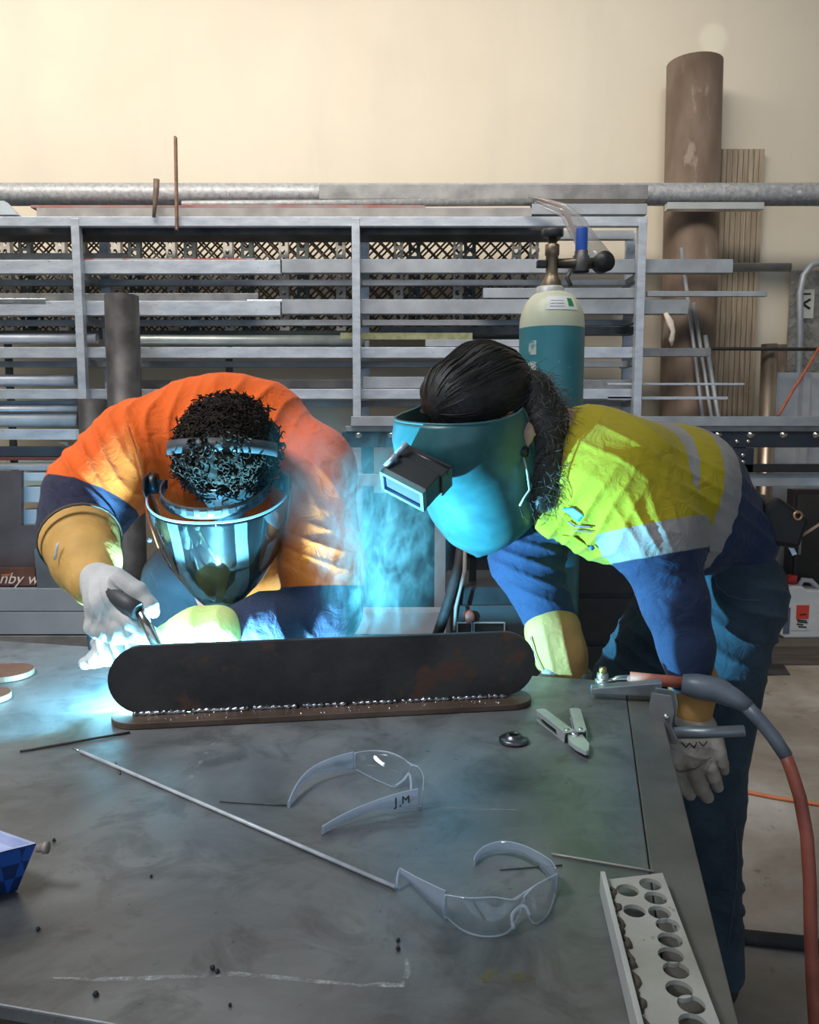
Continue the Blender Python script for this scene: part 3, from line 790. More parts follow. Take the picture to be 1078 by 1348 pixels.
# floor plate, lead, hose
q = [PZ(985, 890, 0), PZ(1040, 889, 0), PZ(1030, 874, 0), PZ(990, 874, 0)]
tag(MB().prism([(p.x, p.y) for p in q], (0, 0, 0.0), (1, 0, 0), (0, 1, 0), (0, 0, .008)).build('floor_plate', steel_dark, bevel=.001), 'small dark steel plate lying flat on the concrete floor', 'steel plate')
pts = [PZ(x, y, .008) for x, y in ((930, 1030), (985, 1043), (1020, 1050), (1060, 1056), (1110, 1064))]
tag(MB().tube(pts, .008, 8).build('power_lead', M('orange_lead', (.5, .14, .05), (.6, .19, .07), 20, .55)), 'thin orange lead running across the concrete floor', 'lead')
pts = [PZ(x, y, .02) for x, y in ((930, 1218), (975, 1233), (1010, 1237), (1060, 1242), (1100, 1252), (1150, 1275))]
tag(MB().tube(pts, .020, 12).build('floor_hose', black_rubber), 'thick black hose lying on the floor behind the orange cable', 'hose')
# gas cylinder and welding machine on a trolley -----------------------------
DG = 3.05
cx = P(726, 450, DG).x
tr = thing('welder_trolley', (cx - .08, DG - .05, 0), 'dark low trolley under the gas cylinder and welding machine', 'trolley')
MB().mm((cx - .48, DG - .42, .20), (cx + .18, DG + .18, .24)).build('deck', black_plastic, tr, bevel=.004)
for sx in (-.42, .12):
    for sy in (-.36, .12):
        MB().lathe([(0, -.02), (.1, -.02), (.1, .02), (0, .02)], (cx + sx, DG + sy, .1), (1, 0, 0), 20).build('wheel', black_rubber, tr)
        MB().mm((cx + sx - .012, DG + sy - .02, .1), (cx + sx + .012, DG + sy + .02, .205)).build('caster', steel_dark, tr)
rc = .118
cy = thing('gas_cylinder', (cx, DG, .24), 'tall teal gas cylinder with cream shoulder standing behind the crouched workers', 'gas cylinder')
zs = P(726, 428, DG - rc).z      # paint line
zd = P(726, 383, DG - .02).z      # dome top
teal = M('teal_cylinder_paint', (.025, .16, .21), (.05, .24, .29), 4, .35, .1, .05, spots=(.10, .32, .36), spot_scale=14, spot_at=.68)
cream = M('cream_cylinder_paint', (.50, .54, .40), (.60, .63, .50), 5, .35, 0, .05)
MB().lathe([(0, .24), (rc - .01, .24), (rc, .255), (rc, zs)], (cx, DG, 0), (0, 0, 1), 48).build('body', teal, cy)
Hd = zd - zs; prof = []
for i in range(13):
    t = i / 12; prof.append((.030 + (rc - .030) * math.sqrt(max(0, 1 - (t * .99) ** 2.2)), zs + Hd * t))
MB().lathe([(rc, zs - .0005)] + prof, (cx, DG, 0), (0, 0, 1), 48).build('shoulder', cream, cy, 'cream painted shoulder')
MB().lathe([(.052, -.02), (.052, .012), (.045, .018), (.045, .0)], (cx - .01, DG, zd - .0), (0, 0, 1), 28).build('neck_ring', M('neck_grey', (.5, .53, .55), None, 5, .4, .3), cy)
vz = zd + .015
vx = cx - .004
valve = MB().lathe([(.038, 0), (.036, .02), (.026, .035), (.022, .05), (.022, .11), (.026, .115), (.026, .15), (.016, .155), (.014, .18), (0, .18)], (vx, DG, vz), (0, 0, 1), 20).build('valve', M('valve_brass', (.18, .14, .10), (.28, .22, .16), 14, .4, .8), cy)
hwm = MB().lathe([(0, .205), (.035, .205), (.04, .2), (.04, .182), (.035, .177), (0, .177)], (vx, DG, vz), (0, 0, 1), 8)
hwm.build('handwheel', steel_dark, valve)
MB().mm((vx - .055, DG - .016, vz + .07), (vx - .02, DG + .016, vz + .095)).build('outlet_cap', black_plastic, valve, bevel=.003)
rg = MB().tube([(vx + .02, DG, vz + .085), (vx + .11, DG - .005, vz + .085), (vx + .175, DG - .005, vz + .085)], [.017, .02, .02], 14).build('regulator', M('regulator_metal', (.08, .07, .06), (.14, .12, .1), 12, .35, .8), cy)
rx = vx + .105
MB().lathe([(.03, .055), (.03, .11), (.024, .115), (.024, .128), (.02, .13), (.02, .125)], (rx, DG, vz), (0, 0, 1), 18).build('regulator_body', steel_dark, rg)
MB().lathe([(.022, .125), (.022, .205), (.02, .21), (0, .21)], (rx, DG, vz), (0, 0, 1), 18).build('blue_knob', M('blue_knob', (.02, .08, .42), (.03, .11, .5), 10, .4), rg, 'bright blue adjusting knob')
MB().lathe([(0, -.025), (.035, -.025), (.037, .02), (0, .022)], (rx + .075, DG - .02, vz + .085), (.3, -1, .1), 22).build('gauge', black_plastic, rg)
MB().tube([(rx - .04, DG - .02, vz + .06), (rx - .055, DG - .03, vz + .03), (rx - .04, DG - .03, vz - .0)], .008, 8).build('outlet', steel_dark, rg)
def cyl_patch(ang0, ang1, zz0, zz1, rad, mat, name, lab=None, par=cy, n=10):
    rows = []
    for i in range(2 if zz1 - zz0 < .3 else 12):
        pass
    rows = [[Vector((cx + rad(z) * math.sin(R(ang0 + (ang1 - ang0) * j / n)), DG - rad(z) * math.cos(R(ang0 + (ang1 - ang0) * j / n)), z)) for j in range(n + 1)] for z in np.linspace(zz0, zz1, 8)]
    return MB().grid(rows).build(name, mat, par, lab, recalc=False)
def rdome(z):
    t = max(0, min(1, (z - zs) / Hd)); return .030 + (rc - .030) * math.sqrt(max(0, 1 - (t * .99) ** 2.2)) + .0015
lab = cyl_patch(-22, 42, zs + Hd * .42, zs + Hd * .80, rdome, M('label_paper', (.60, .64, .66), (.68, .71, .73), 8, .5), 'label', 'white safety label')
cyl_patch(22, 34, zs + Hd * .52, zs + Hd * .74, lambda z: rdome(z) + .001, M('label_green', (.02, .22, .05), None, 5, .5), 'green_diamond', None, lab)
for t0 in (.50, .58, .66): cyl_patch(-14, 14, zs + Hd * t0, zs + Hd * (t0 + .018), lambda z: rdome(z) + .001, M('label_grey_print', (.35, .38, .42), None, 5, .6), 'print_line', None, lab, 4)
pm = M('worn_white_stencil', (.42, .48, .46), (.08, .24, .28), 30, .6, lo=.52, hi=.60)
for i in range(7):
    zz = zs - .05 - i * .075
    cyl_patch(-52, -36, zz - .05, zz, lambda z: rc + .0012, pm, 'stencil_mark', None, cy, 5)
# welding machine
wm = thing('welding_machine', P(660, 840, 2.68), 'black welding machine with a carry handle on the trolley', 'welding machine')
mx0 = P(592, 800, 2.62).x; mx1 = P(735, 800, 2.62).x; mzt = P(650, 772, 2.62).z
MB().mm((mx0, 2.62, .24), (mx1, 2.92, mzt)).build('case', black_plastic, wm, bevel=.012)
MB().mm((mx0 + .01, 2.606, .28), (mx1 - .01, 2.62, mzt - .06)).build('front_panel', M('charcoal_panel', (.03, .032, .034), (.04, .042, .045), 8, .5), wm, bevel=.004)
for sx in (.08, .22): MB().mm((mx0 + sx - .012, 2.70, mzt), (mx0 + sx + .012, 2.72, mzt + .09)).build('handle_post', black_plastic, wm)
MB().mm((mx0 + .04, 2.695, mzt + .08), (mx0 + .26, 2.725, mzt + .115)).build('handle', black_plastic, wm, bevel=.008)
c = P(617, 811, 2.6); MB().lathe([(0, -.03), (.018, -.03), (.02, 0)], (c.x, 2.606, c.z), (0, 1, 0), 16).build('dial', M('dull_red_dial', (.22, .06, .04), (.28, .08, .06), 8, .5), wm, 'dull red dial')
fr = MB()
for (x0_, x1_) in ((602, 621), (624, 664)):
    a0 = P(x0_, 820, 2.6); a1 = P(x1_, 845, 2.6)
    for (p, q_) in (((a0.x, a0.z), (a1.x, a0.z)), ((a0.x, a1.z), (a1.x, a1.z)), ((a0.x, a0.z), (a0.x, a1.z)), ((a1.x, a0.z), (a1.x, a1.z))):
        fr.beam((p[0], 2.604, p[1]), (q_[0], 2.604, q_[1]), .004, .006, (0, 1, 0))
fr.build('display_frame', M('pale_frame', (.4, .42, .44), None, 5, .5), wm, 'pale framed displays')
tag(MB().tube([P(571, 850, 2.55), P(583, 815, 2.55), P(594, 780, 2.58), P(604, 745, 2.62), P(610, 700, 2.66)], .017, 10).build('welding_cable', black_rubber), 'thick black cable hanging beside the welding machine', 'cable')
tag(MB().tube([P(598, 830, 2.52), P(600, 800, 2.54), P(606, 775, 2.54), P(612, 752, 2.56), P(612, 715, 2.58)], [.004, .006, .005, .008, .005], 8).build('cable', M('grey_cable', (.25, .22, .2), None, 8, .6), ), 'thin grey cable hanging beside the thick black one', 'cable')
dk = thing('added_dark_box', P(760, 890, 3.35), 'dark box added behind the bent yellow shirted worker', 'tool chest')  # added box that supplies the dark area behind the right worker
k0 = P(700, 800, 3.3).x; k1 = P(880, 800, 3.3).x
MB().mm((k0, 3.3, 0.06), (k1, 3.7, P(780, 640, 3.3).z)).build('body', dark_navy_paint, dk, bevel=.005)
for i in range(4):
    zz = .12 + i * .2
    MB().mm((k0 + .02, 3.285, zz), (k1 - .02, 3.3, zz + .18)).build('box_slab', black_plastic, dk, bevel=.003)
for sx in (k0 + .06, k1 - .06):
    for yy in (3.35, 3.65): MB().lathe([(0, -.015), (.03, -.015), (.03, .015), (0, .015)], (sx, yy, .03), (1, 0, 0), 14).build('wheel', black_rubber, dk)
# ================================================================== welding table
TZ = .85
FR = PZ(862, 900, TZ)
yaw = R(12.3)
DX = Vector((-math.cos(yaw), math.sin(yaw), 0))     # along the far edge, to the left
DY = Vector((-math.sin(yaw), -math.cos(yaw), 0))    # from the far edge towards the photographer
TW, TD = 2.1, 1.175
def T(a, b, z=TZ): 
    p = FR + DX * a + DY * b; return Vector((p.x, p.y, z))
def table_steel():
    m = bpy.data.materials.new('table_steel'); nt = nodes(m)
    out = nd(nt, 'ShaderNodeOutputMaterial'); b = nd(nt, 'ShaderNodeBsdfPrincipled'); nt.links.new(b.outputs[0], out.inputs[0])
    v = coords(nt)
    f = noise(nt, v, 3.2, 8, .62, .6)
    col = ramp(nt, f, [(.28, (.090, .093, .095)), (.43, (.155, .160, .163)), (.56, (.212, .217, .220)), (.72, (.30, .304, .306))]).outputs[0]
    f2 = noise(nt, coords(nt, (1.2, 5, 1), (0, 0, -.55)), 4, 8, .7)
    s2 = ramp(nt, f2, [(.54, (0, 0, 0)), (.74, (.35, .35, .35))]).outputs[0]
    col = mixc(nt, s2, col, (.27, .285, .28))
    f4 = noise(nt, v, 2.1, 5, .6, 1.0)
    col = mixc(nt, ramp(nt, f4, [(.58, (0, 0, 0)), (.75, (.6, .6, .6))]).outputs[0], col, (.085, .070, .055))
    f3 = noise(nt, v, 55, 4, .6)
    sp = ramp(nt, f3, [(.68, (0, 0, 0)), (.74, (1, 1, 1))]).outputs[0]
    col = mixc(nt, math_(nt, 'MULTIPLY', sp, .6), col, (.03, .03, .03))
    f5 = noise(nt, v, 9, 7, .7, .8)
    col = mixc(nt, ramp(nt, f5, [(.36, (.45, .45, .45)), (.5, (0, 0, 0))]).outputs[0], col, (.05, .048, .046))
    nt.links.new(col, b.inputs['Base Color'])
    b.inputs['Metallic'].default_value = .45
    rr = math_(nt, 'MULTIPLY_ADD', f, .35); rr.node.inputs[2].default_value = .24; nt.links.new(rr, b.inputs['Roughness'])
    bn = nd(nt, 'ShaderNodeBump'); bn.inputs['Strength'].default_value = .12; bn.inputs['Distance'].default_value = .004
    nt.links.new(noise(nt, v, 26, 6, .6), bn.inputs['Height']); nt.links.new(bn.outputs[0], b.inputs['Normal'])
    return m
tsteel = table_steel()
tbl = thing('welding_table', T(1.0, .55, 0), 'large worn steel welding table in the foreground', 'table')
def tbox(name, a0, a1, b0, b1, z0, z1, mat, lab=None, bev=.002):
    cs = [T(a0, b0, z0), T(a1, b0, z0), T(a1, b1, z0), T(a0, b1, z0)]
    return MB().prism([(p.x, p.y) for p in cs], (0, 0, z0), (1, 0, 0), (0, 1, 0), (0, 0, z1 - z0)).build(name, mat, tbl, lab, bevel=bev)
tbox('tabletop', .065, TW, 0, TD, TZ - .016, TZ, tsteel)
tbox('edge_strip', 0, .0635, 0, TD, TZ - .016, TZ - .0005, M('edge_strip_steel', (.13, .12, .105), (.22, .21, .19), 7, .5, .45, .15), 'paler brownish steel edge strip')
tbox('apron', .03, TW - .03, TD - .05, TD - .03, TZ - .10, TZ - .016, rust_dark)
tbox('apron', .03, TW - .03, .04, .06, TZ - .10, TZ - .016, rust_dark)
tbox('apron', .03, .05, .06, TD - .05, TZ - .10, TZ - .016, rust_dark)
tbox('apron', TW - .05, TW - .03, .06, TD - .05, TZ - .10, TZ - .016, rust_dark)
for a in (.06, TW - .13):
    for b_ in (.07, TD - .13):
        tbox('leg', a, a + .07, b_, b_ + .07, 0, TZ - .10, steel_dark)
def mark(name, pts, wid, mat, parent=tbl, z=TZ + .0004):
    P3 = [PZ(x, y, z) for x, y in pts]; rows = []
    for i, p in enumerate(P3):
        t = (P3[min(i + 1, len(P3) - 1)] - P3[max(i - 1, 0)]).normalized(); n = Vector((-t.y, t.x, 0))
        w_ = wid * (.35 if i in (0, len(P3) - 1) else 1) * (.8 + .4 * random.random())
        rows.append([p - n * w_, p + n * w_])
    return MB().grid(rows, False).build(name, mat, parent, recalc=False)
def chalk(name, col, cover):
    m = bpy.data.materials.new(name); nt = nodes(m); out = nd(nt, 'ShaderNodeOutputMaterial')
    d = nd(nt, 'ShaderNodeBsdfDiffuse', _Color=c4(col)); t = nd(nt, 'ShaderNodeBsdfTransparent')
    f = noise(nt, coords(nt), 70, 5, .7); r_ = ramp(nt, f, [(.62 - cover * .4, (0, 0, 0)), (.75 - cover * .2, (.8, .8, .8))])
    mx = nd(nt, 'ShaderNodeMixShader'); nt.links.new(r_.outputs[0], mx.inputs[0]); nt.links.new(t.outputs[0], mx.inputs[1]); nt.links.new(d.outputs[0], mx.inputs[2])
    nt.links.new(mx.outputs[0], out.inputs[0]); return m
ch1 = chalk('chalk_line', (.5, .52, .52), .5); ch2 = chalk('scuff', (.36, .38, .38), .3)
mark('chalk_mark', [(70, 1287), (130, 1289), (190, 1288), (250, 1285), (310, 1282), (370, 1287), (430, 1293), (480, 1297)], .0035, ch1)
mark('chalk_mark', [(470, 1298), (500, 1296), (530, 1297), (537, 1280), (535, 1262)], .004, ch1)
mark('scuff_mark', [(288, 968), (270, 995), (250, 1025), (236, 1040)], .005, ch2)
mark('scuff_mark', [(190, 1095), (170, 1115), (150, 1140), (140, 1160)], .005, ch2)
mark('scuff_mark', [(60, 1028), (95, 1031), (130, 1033), (170, 1033)], .004, ch2)
mark('scuff_mark', [(560, 1062), (600, 1064), (640, 1066), (690, 1066)], .004, ch2)
mark('scuff_mark', [(455, 1000), (520, 1015), (600, 1030), (640, 1034)], .004, ch2)
mark('stain_reflection_mark', [(630, 1290), (650, 1285), (675, 1287), (705, 1292)], .014, chalk('yellow_stain', (.20, .19, .06), .35))
mark('stain_reflection_mark', [(745, 935), (760, 930), (790, 926), (830, 925)], .012, chalk('green_reflection', (.12, .22, .10), .3))  # greenish reflection of the yellow shirt, painted on the tabletop

# ---------------------------------------------------------------- workpiece
zb = TZ + .012
L0 = PZ(147, 942, zb); R0 = PZ(698, 915, zb)
ax = (R0 - L0); ax.z = 0; WL = ax.length; ax.normalize(); ay = Vector((-ax.y, ax.x, 0))
def stadium(c, L, r, n=18):
    pts = []
    for i in range(n + 1): th = -math.pi / 2 + math.pi * i / n; pts.append((L / 2 - r + r * math.cos(th), r * math.sin(th)))
    for i in range(n + 1): th = math.pi / 2 + math.pi * i / n; pts.append((-L / 2 + r + r * math.cos(th), r * math.sin(th)))
    return pts
wc = (L0 + R0) / 2; wc.z = TZ
wp = thing('steel_weldment', (wc.x, wc.y, TZ), 'dark steel workpiece of two long round-ended plates being welded on the table', 'steel workpiece')
MB().prism(stadium(0, WL, .052), (wc.x, wc.y, TZ + .001), ax, ay, (0, 0, .012)).build('base_plate', M('oxide_plate', (.085, .055, .04), (.15, .10, .075), 9, .5, .45, .2, 70), wp, 'brown oxidised base plate', bevel=.0015)
hr = .0675
upc = Vector((wc.x, wc.y, TZ + .014 + hr)) + ax * .002
WLU = WL + .012
scale_m = M('mill_scale', (.026, .025, .026), (.06, .055, .052), 7, .48, .4, .25, 90, spots=(.10, .055, .04), spot_scale=9, spot_at=.60)
MB().prism(stadium(0, WLU, hr), upc - ay * .006, ax, (0, 0, 1), ay * .012).build('upright_plate', scale_m, wp, 'near black upright plate with rounded ends', bevel=.0015)
bead_m = M('weld_bead', (.10, .10, .11), (.42, .42, .44), 60, .25, .95, .4, 160)
k = 0
for (q0, q1) in ((185, 252), (258, 330), (336, 392), (398, 455), (462, 520), (528, 590), (596, 640), (646, 668)):
    a_ = PZ((q0), 925, zb); b_ = PZ(q1, 920, zb)
    s0 = (a_ - wc).dot(ax); s1 = (b_ - wc).dot(ax); n = max(4, int((s1 - s0) / .004)); pts = []; rs = []
    for i in range(n + 1):
        s_ = s0 + (s1 - s0) * i / n
        pts.append(wc + ax * s_ - ay * (.0085 + .001 * math.sin(i * 1.7)) + Vector((0, 0, .0155 + .0008 * math.sin(i * 2.3))))
        rs.append(.0052 + .0016 * math.sin(i * 1.9 + k) + random.uniform(-.0006, .0006))
    MB().tube(pts, rs, 8).build('weld_bead', bead_m, wp, 'shiny lumpy weld bead'); k += 1
mb = MB()
for i in range(46):
    s_ = random.uniform(-WL * .42, WL * .42); p = wc + ax * s_ - ay * random.uniform(.014, .046); r_ = random.uniform(.0012, .003)
    mb.lathe([(0, r_), (r_ * .7, r_ * .7), (r_, 0)], (p.x, p.y, TZ + .013), (0, 0, 1), 6)
mb.build('spatter', bead_m, wp)

# ---------------------------------------------------------------- small steel on the table
for (px, py, wpx, lb, r_) in ((44, 880, 0, 'rusty round ended plate farther back at the left table edge', .055), (14, 911, 0, 'smaller rusty plate end nearer at the left table edge', .04)):
    e = PZ(px, py + 2, TZ + .011); c = Vector((e.x, e.y, 0)) - ax * .30
    o = MB().prism(stadium(0, .60, r_), (c.x, c.y, TZ + .001), ax, ay, (0, 0, .0125)).build('steel_offcut', M('rusty_offcut', (.15, .065, .04), (.23, .11, .075), 10, .55, .3, .2), bevel=.0012)
    tag(o, lb, 'steel plate')
def rod(px0, px1, r_, mat, name, label, cat, z=None, curve=0):
    z = TZ + (z or r_ + .0006); a_ = PZ(*px0, z); b_ = PZ(*px1, z)
    pts = [a_.lerp(b_, t / 6) + Vector((0, 0, curve * math.sin(math.pi * t / 6))) for t in range(7)]
    return tag(MB().tube(pts, r_, 10).build(name, mat), label, cat)
lr = thing('welding_electrode', PZ(310, 1077, TZ), 'long pale welding rod lying across the table towards the glasses', 'welding rod')
a_ = PZ(106, 989, TZ + .0035); b_ = PZ(521, 1168, TZ + .0035)
MB().tube([a_, a_.lerp(b_, .5), b_], .0029, 10).build('coated_rod', M('pale_flux', (.42, .43, .46), (.56, .57, .6), 40, .45, .2), lr)
MB().tube([PZ(96, 985, TZ + .0035), a_], .0016, 8).build('bare_tip', bright_steel, lr)
rod((26, 989), (171, 964), .0022, rust_dark, 'welding_electrode', 'thin dark burnt rod lying left of the workpiece', 'welding rod')
rod((289, 1055), (377, 1060), .0012, steel_dark, 'wire_offcut', 'short dark wire offcut lying by the clear glasses arms', 'wire')
rod((726, 1124), (861, 1147), .0016, M('tan_wire', (.36, .32, .27), (.46, .42, .37), 20, .45, .5), 'filler_wire', 'thin tan filler wire lying beside the drilled channel', 'wire')
rod((152, 1003), (158, 1019), .0014, steel_dark, 'wire_offcut', 'tiny dark wire stub under the long pale rod', 'wire')
rod((658, 1145), (740, 1139), .0009, steel_dark, 'wire_offcut', 'hair thin dark wire lying inside the near glasses', 'wire')
for i, (x, y) in enumerate(((280, 1277), (286, 1281), (199, 1155), (71, 1108), (559, 1167), (524, 1251), (524, 1240), (126, 1312), (303, 1325), (50, 1225))):
    r_ = random.uniform(.0018, .0032); c = PZ(x, y, TZ); m_ = MB(); rows = []
    for u_ in range(6):
        th = math.pi * u_ / 5
        rows.append([c + Vector((math.sin(th) * math.cos(q * 1.047) * r_ * random.uniform(.8, 1.3), math.sin(th) * math.sin(q * 1.047) * r_ * random.uniform(.8, 1.3), r_ + r_ * math.cos(th))) for q in range(6)])
    m_.grid(rows, True, True); o = m_.build('slag_crumb', black_rubber)
    tag(o, 'tiny black crumb of weld slag loose on the bare tabletop', 'slag', 'weld slag crumbs on the table')
# flange washer
c = PZ(676, 977, TZ)
wsh = MB().lathe([(.0085, .001), (.024, .001), (.0265, .003), (.0265, .007), (.024, .009), (.017, .0095), (.0155, .014), (.0135, .0155), (.009, .0155), (.0085, .013), (.0085, .001)], c, (0, 0, 1), 40)
tag(wsh.build('flange_nut', M('dark_chrome', (.10, .10, .105), (.2, .2, .21), 20, .3, .9)), 'dark round flange nut lying left of the open multitool', 'nut')

# ---------------------------------------------------------------- multitool
mt = thing('multitool', PZ(742, 965, TZ), 'open silver pocket multitool with pliers lying beside the flange nut', 'multitool')
mtm = M('multitool_steel', (.56, .58, .56), (.66, .68, .66), 40, .32, .5)
def handle(p0, p1, w_, z0, z1, slot=True):
    a_ = PZ(*p0, z1); b_ = PZ(*p1, z1); d = (b_ - a_); L = d.length; d.normalize(); n = Vector((-d.y, d.x, 0))
    poly = [(0, -w_), (L - .006, -w_), (L, -w_ * .6), (L, w_ * .6), (L - .006, w_), (0, w_), (-.005, w_ * .6), (-.005, -w_ * .6)]
    o_ = Vector((a_.x, a_.y, z1 - .003)); t_ = .0032
    h = MB().prism(poly, o_, d, n, (0, 0, .003)).build('handle', mtm, mt, bevel=.0008)
    for sg in (-1, 1):
        q = Vector((a_.x, a_.y, z0)) + n * sg * (w_ - .001)
        MB().prism([(.002, 0), (L - .002, 0), (L - .002, .003), (.002, .003)], q, d, (0, 0, 1), n * .0012).prism([(.002, z1 - z0 - .009), (L * .7, z1 - z0 - .009), (L * .75, .003), (L - .002, .003), (L - .002, z1 - z0 - .003), (.002, z1 - z0 - .003)], q, d, (0, 0, 1), n * .0012).build('side', mtm, h)
    MB().mm(Vector((0, 0, 0)), Vector((0, 0, 0)))
    pv = a_ + d * (L - .010); MB().lathe([(0, .0012), (.0045, .001), (.005, 0)], (pv.x, pv.y, z1), (0, 0, 1), 16).build('rivet', bright_steel, h)
    ib = MB().prism([(.012, -w_ * .35), (L * .75, -w_ * .35), (L * .75, w_ * .35), (.012, w_ * .35)], (a_.x, a_.y, z0 + .002), d, n, (0, 0, z1 - z0 - .006)); ib.build('folded_blade', steel_dark, h)
    return a_, b_, d, n
handle((712, 934), (750, 963), .0105, TZ + .001, TZ + .022)
handle((757, 933), (765, 962), .0105, TZ + .003, TZ + .022)
for (pts, lab) in ((((748, 964), (757, 960), (766, 967), (776, 980), (775, 990), (770, 987), (761, 977)), 0), (((747, 968), (755, 970), (765, 979), (773, 991), (770, 991), (757, 984), (748, 976)), 1)):
    po = [PZ(x, y, TZ + .012) for x, y in pts]
    MB().prism([(p.x, p.y) for p in po], (0, 0, TZ + .005 + .002 * lab), (1, 0, 0), (0, 1, 0), (0, 0, .009)).build('plier_jaw', mtm, mt, bevel=.001)
c = PZ(756, 966, TZ + .017); MB().lathe([(0, .004), (.006, .003), (.0075, 0), (.0075, -.012)], c, (0, 0, 1), 20).build('pivot', bright_steel, mt)

# ---------------------------------------------------------------- drilled channel
zp = TZ + .020
out = [PZ(x, y, zp) for x, y in ((795, 1157), (872, 1149), (945, 1348), (988, 1470), (868, 1470), (830, 1330))]
out = [PZ(797, 1158, zp), PZ(872, 1149, zp), PZ(948, 1349, zp)]
e_d = (out[2] - out[1]).normalized(); Lc = .36
A0, A1 = out[0], out[1]; n_ = (A0 - A1); wch = n_.length
B1 = A1 + e_d * Lc; B0 = A0 + e_d * (Lc - .02)
ld = thing('drilled_channel', (A1 + B0) / 2 - Vector((0, 0, .020)), 'pale steel channel drilled with large round holes at the table corner', 'steel channel')
holes = []
hp = [(856, 1164), (826, 1172), (863, 1182), (835, 1199), (868, 1201), (879, 1218), (882, 1237), (883, 1257), (890, 1277), (894, 1302), (910, 1322), (912, 1347), (922, 1374), (930, 1400)]
hc = [PZ(x, y, zp) for x, y in hp]; hrad = .0132
for i, c in enumerate(hc):
    t = (c - A1).dot(e_d)
    if t < Lc - .02:
        rr = hrad if i not in (3, 4) else .0126
        holes.append([(c.x + rr * math.cos(q * math.pi / 14), c.y + rr * math.sin(q * math.pi / 14)) for q in range(28)])
pale = M('pale_worn_primer', (.40, .38, .33), (.56, .54, .49), 9, .55, .15, .2, 80, spots=(.16, .13, .10), spot_scale=30, spot_at=.66)
curve_plate('drilled_web', [[(p.x, p.y) for p in (A0, A1, B1, B0)]] + holes, .005, pale, zp - .005, ld)
nn = Vector((-e_d.y, e_d.x, 0)); 
if nn.dot(A0 - A1) < 0: nn = -nn
fl = [(-.004, -.019), (Lc - .02, -.019), (Lc - .02, .011), (.0, .011)]
MB().prism(fl, A0 + nn * .0005, e_d, (0, 0, 1), nn * .006).build('side_flange', M('pale_flange', (.54, .54, .52), (.66, .66, .63), 9, .5, .2, .1), ld, 'upright pale flange', bevel=.001)
MB().prism([(0, -.0195), (Lc, -.0195), (Lc, -.005), (0, -.005)], A1 - nn * .0005, e_d, (0, 0, 1), nn * .005).build('lower_lip', pale, ld)
mb = MB(); rr_ = random.Random(11); pts = []; rs = []
for i in range(70):
    t = .02 + (Lc - .05) * i / 69
    pts.append(A0 + e_d * t - nn * (.003 + .003 * math.sin(i * .9) + rr_.uniform(-.001, .002)) + Vector((0, 0, .0005))); rs.append(rr_.uniform(.0015, .0042) * (1.5 if 18 < i < 40 else 1))
mb.tube(pts, rs, 7)
mb.build('slag_ridge', M('slag', (.06, .05, .04), (.14, .11, .08), 60, .8, .1, .4), ld, 'dark slag along the inner corner')

# ---------------------------------------------------------------- blue chequered tray
def chequer():
    m = bpy.data.materials.new('blue_chequer'); nt = nodes(m)
    out = nd(nt, 'ShaderNodeOutputMaterial'); b = nd(nt, 'ShaderNodeBsdfPrincipled'); nt.links.new(b.outputs[0], out.inputs[0])
    ck = nd(nt, 'ShaderNodeTexChecker', _Scale=50.0); nt.links.new(coords(nt, (1, 1, 1)), ck.inputs[0])
    ck.inputs[1].default_value = c4((.010, .08, .36)); ck.inputs[2].default_value = c4((.006, .028, .12))
    nt.links.new(ck.outputs[0], b.inputs['Base Color']); b.inputs['Roughness'].default_value = .4; return m
zt_ = TZ + .062
c1 = PZ(48, 1110, zt_); f1 = PZ(-6, 1091, zt_); n1 = PZ(-60, 1132, zt_)
du = (f1 - c1); du.z = 0; du.normalize(); dv = Vector((-du.y, du.x, 0))
if dv.y > 0: dv = -dv
dn_ = (PZ(0, 1122, zt_) - c1); dn_.z = 0; dn_.normalize(); dv = dn_
# keep the tray rectangular: far edge direction du, near edge direction dv
def tr_pt(u, v, z, ins): 
    p = c1 + du * u + dv * v; q = c1 + du * .09 + dv * .09
    p = p.lerp(q, ins); return Vector((p.x, p.y, z))
ty = thing('tray', (c1 + du * .09 + dv * .09) - Vector((0, 0, .062)), 'blue chequered tray at the left front of the table', 'tray')
S = .18; quad = ((0, 0), (S, 0), (S, S), (0, S))
top = [tr_pt(u, v, zt_, 0) for u, v in quad]; bot = [tr_pt(u, v, TZ + .001, .17) for u, v in quad]
inn = [tr_pt(u, v, zt_, .05) for u, v in quad]; inb = [tr_pt(u, v, zt_ - .012, .08) for u, v in quad]
mb = MB().add(top + bot, [(i, (i + 1) % 4, 4 + (i + 1) % 4, 4 + i) for i in range(4)] + [(7, 6, 5, 4)])
mb.build('body', chequer(), ty)
mb = MB().add(top + inn + inb, [(i, (i + 1) % 4, 4 + (i + 1) % 4, 4 + i) for i in range(4)] + [(4 + i, 4 + (i + 1) % 4, 8 + (i + 1) % 4, 8 + i) for i in range(4)] + [(8, 9, 10, 11)])
mb.build('lining', M('lavender_lining', (.36, .42, .66), (.50, .55, .76), 20, .4, 0, 0, spots=(.5, .25, .22), spot_scale=16, spot_at=.64), ty, 'pale lavender top')
kx = c1 + (-du - dv).normalized() * .004 - Vector((0, 0, .006))
MB().lathe([(0, -.004), (.0055, -.003), (.0055, .004), (.0075, .0045), (.0075, .010), (0, .011)], kx, (-du - dv).normalized(), 12).build('corner_bolt', rust, ty)

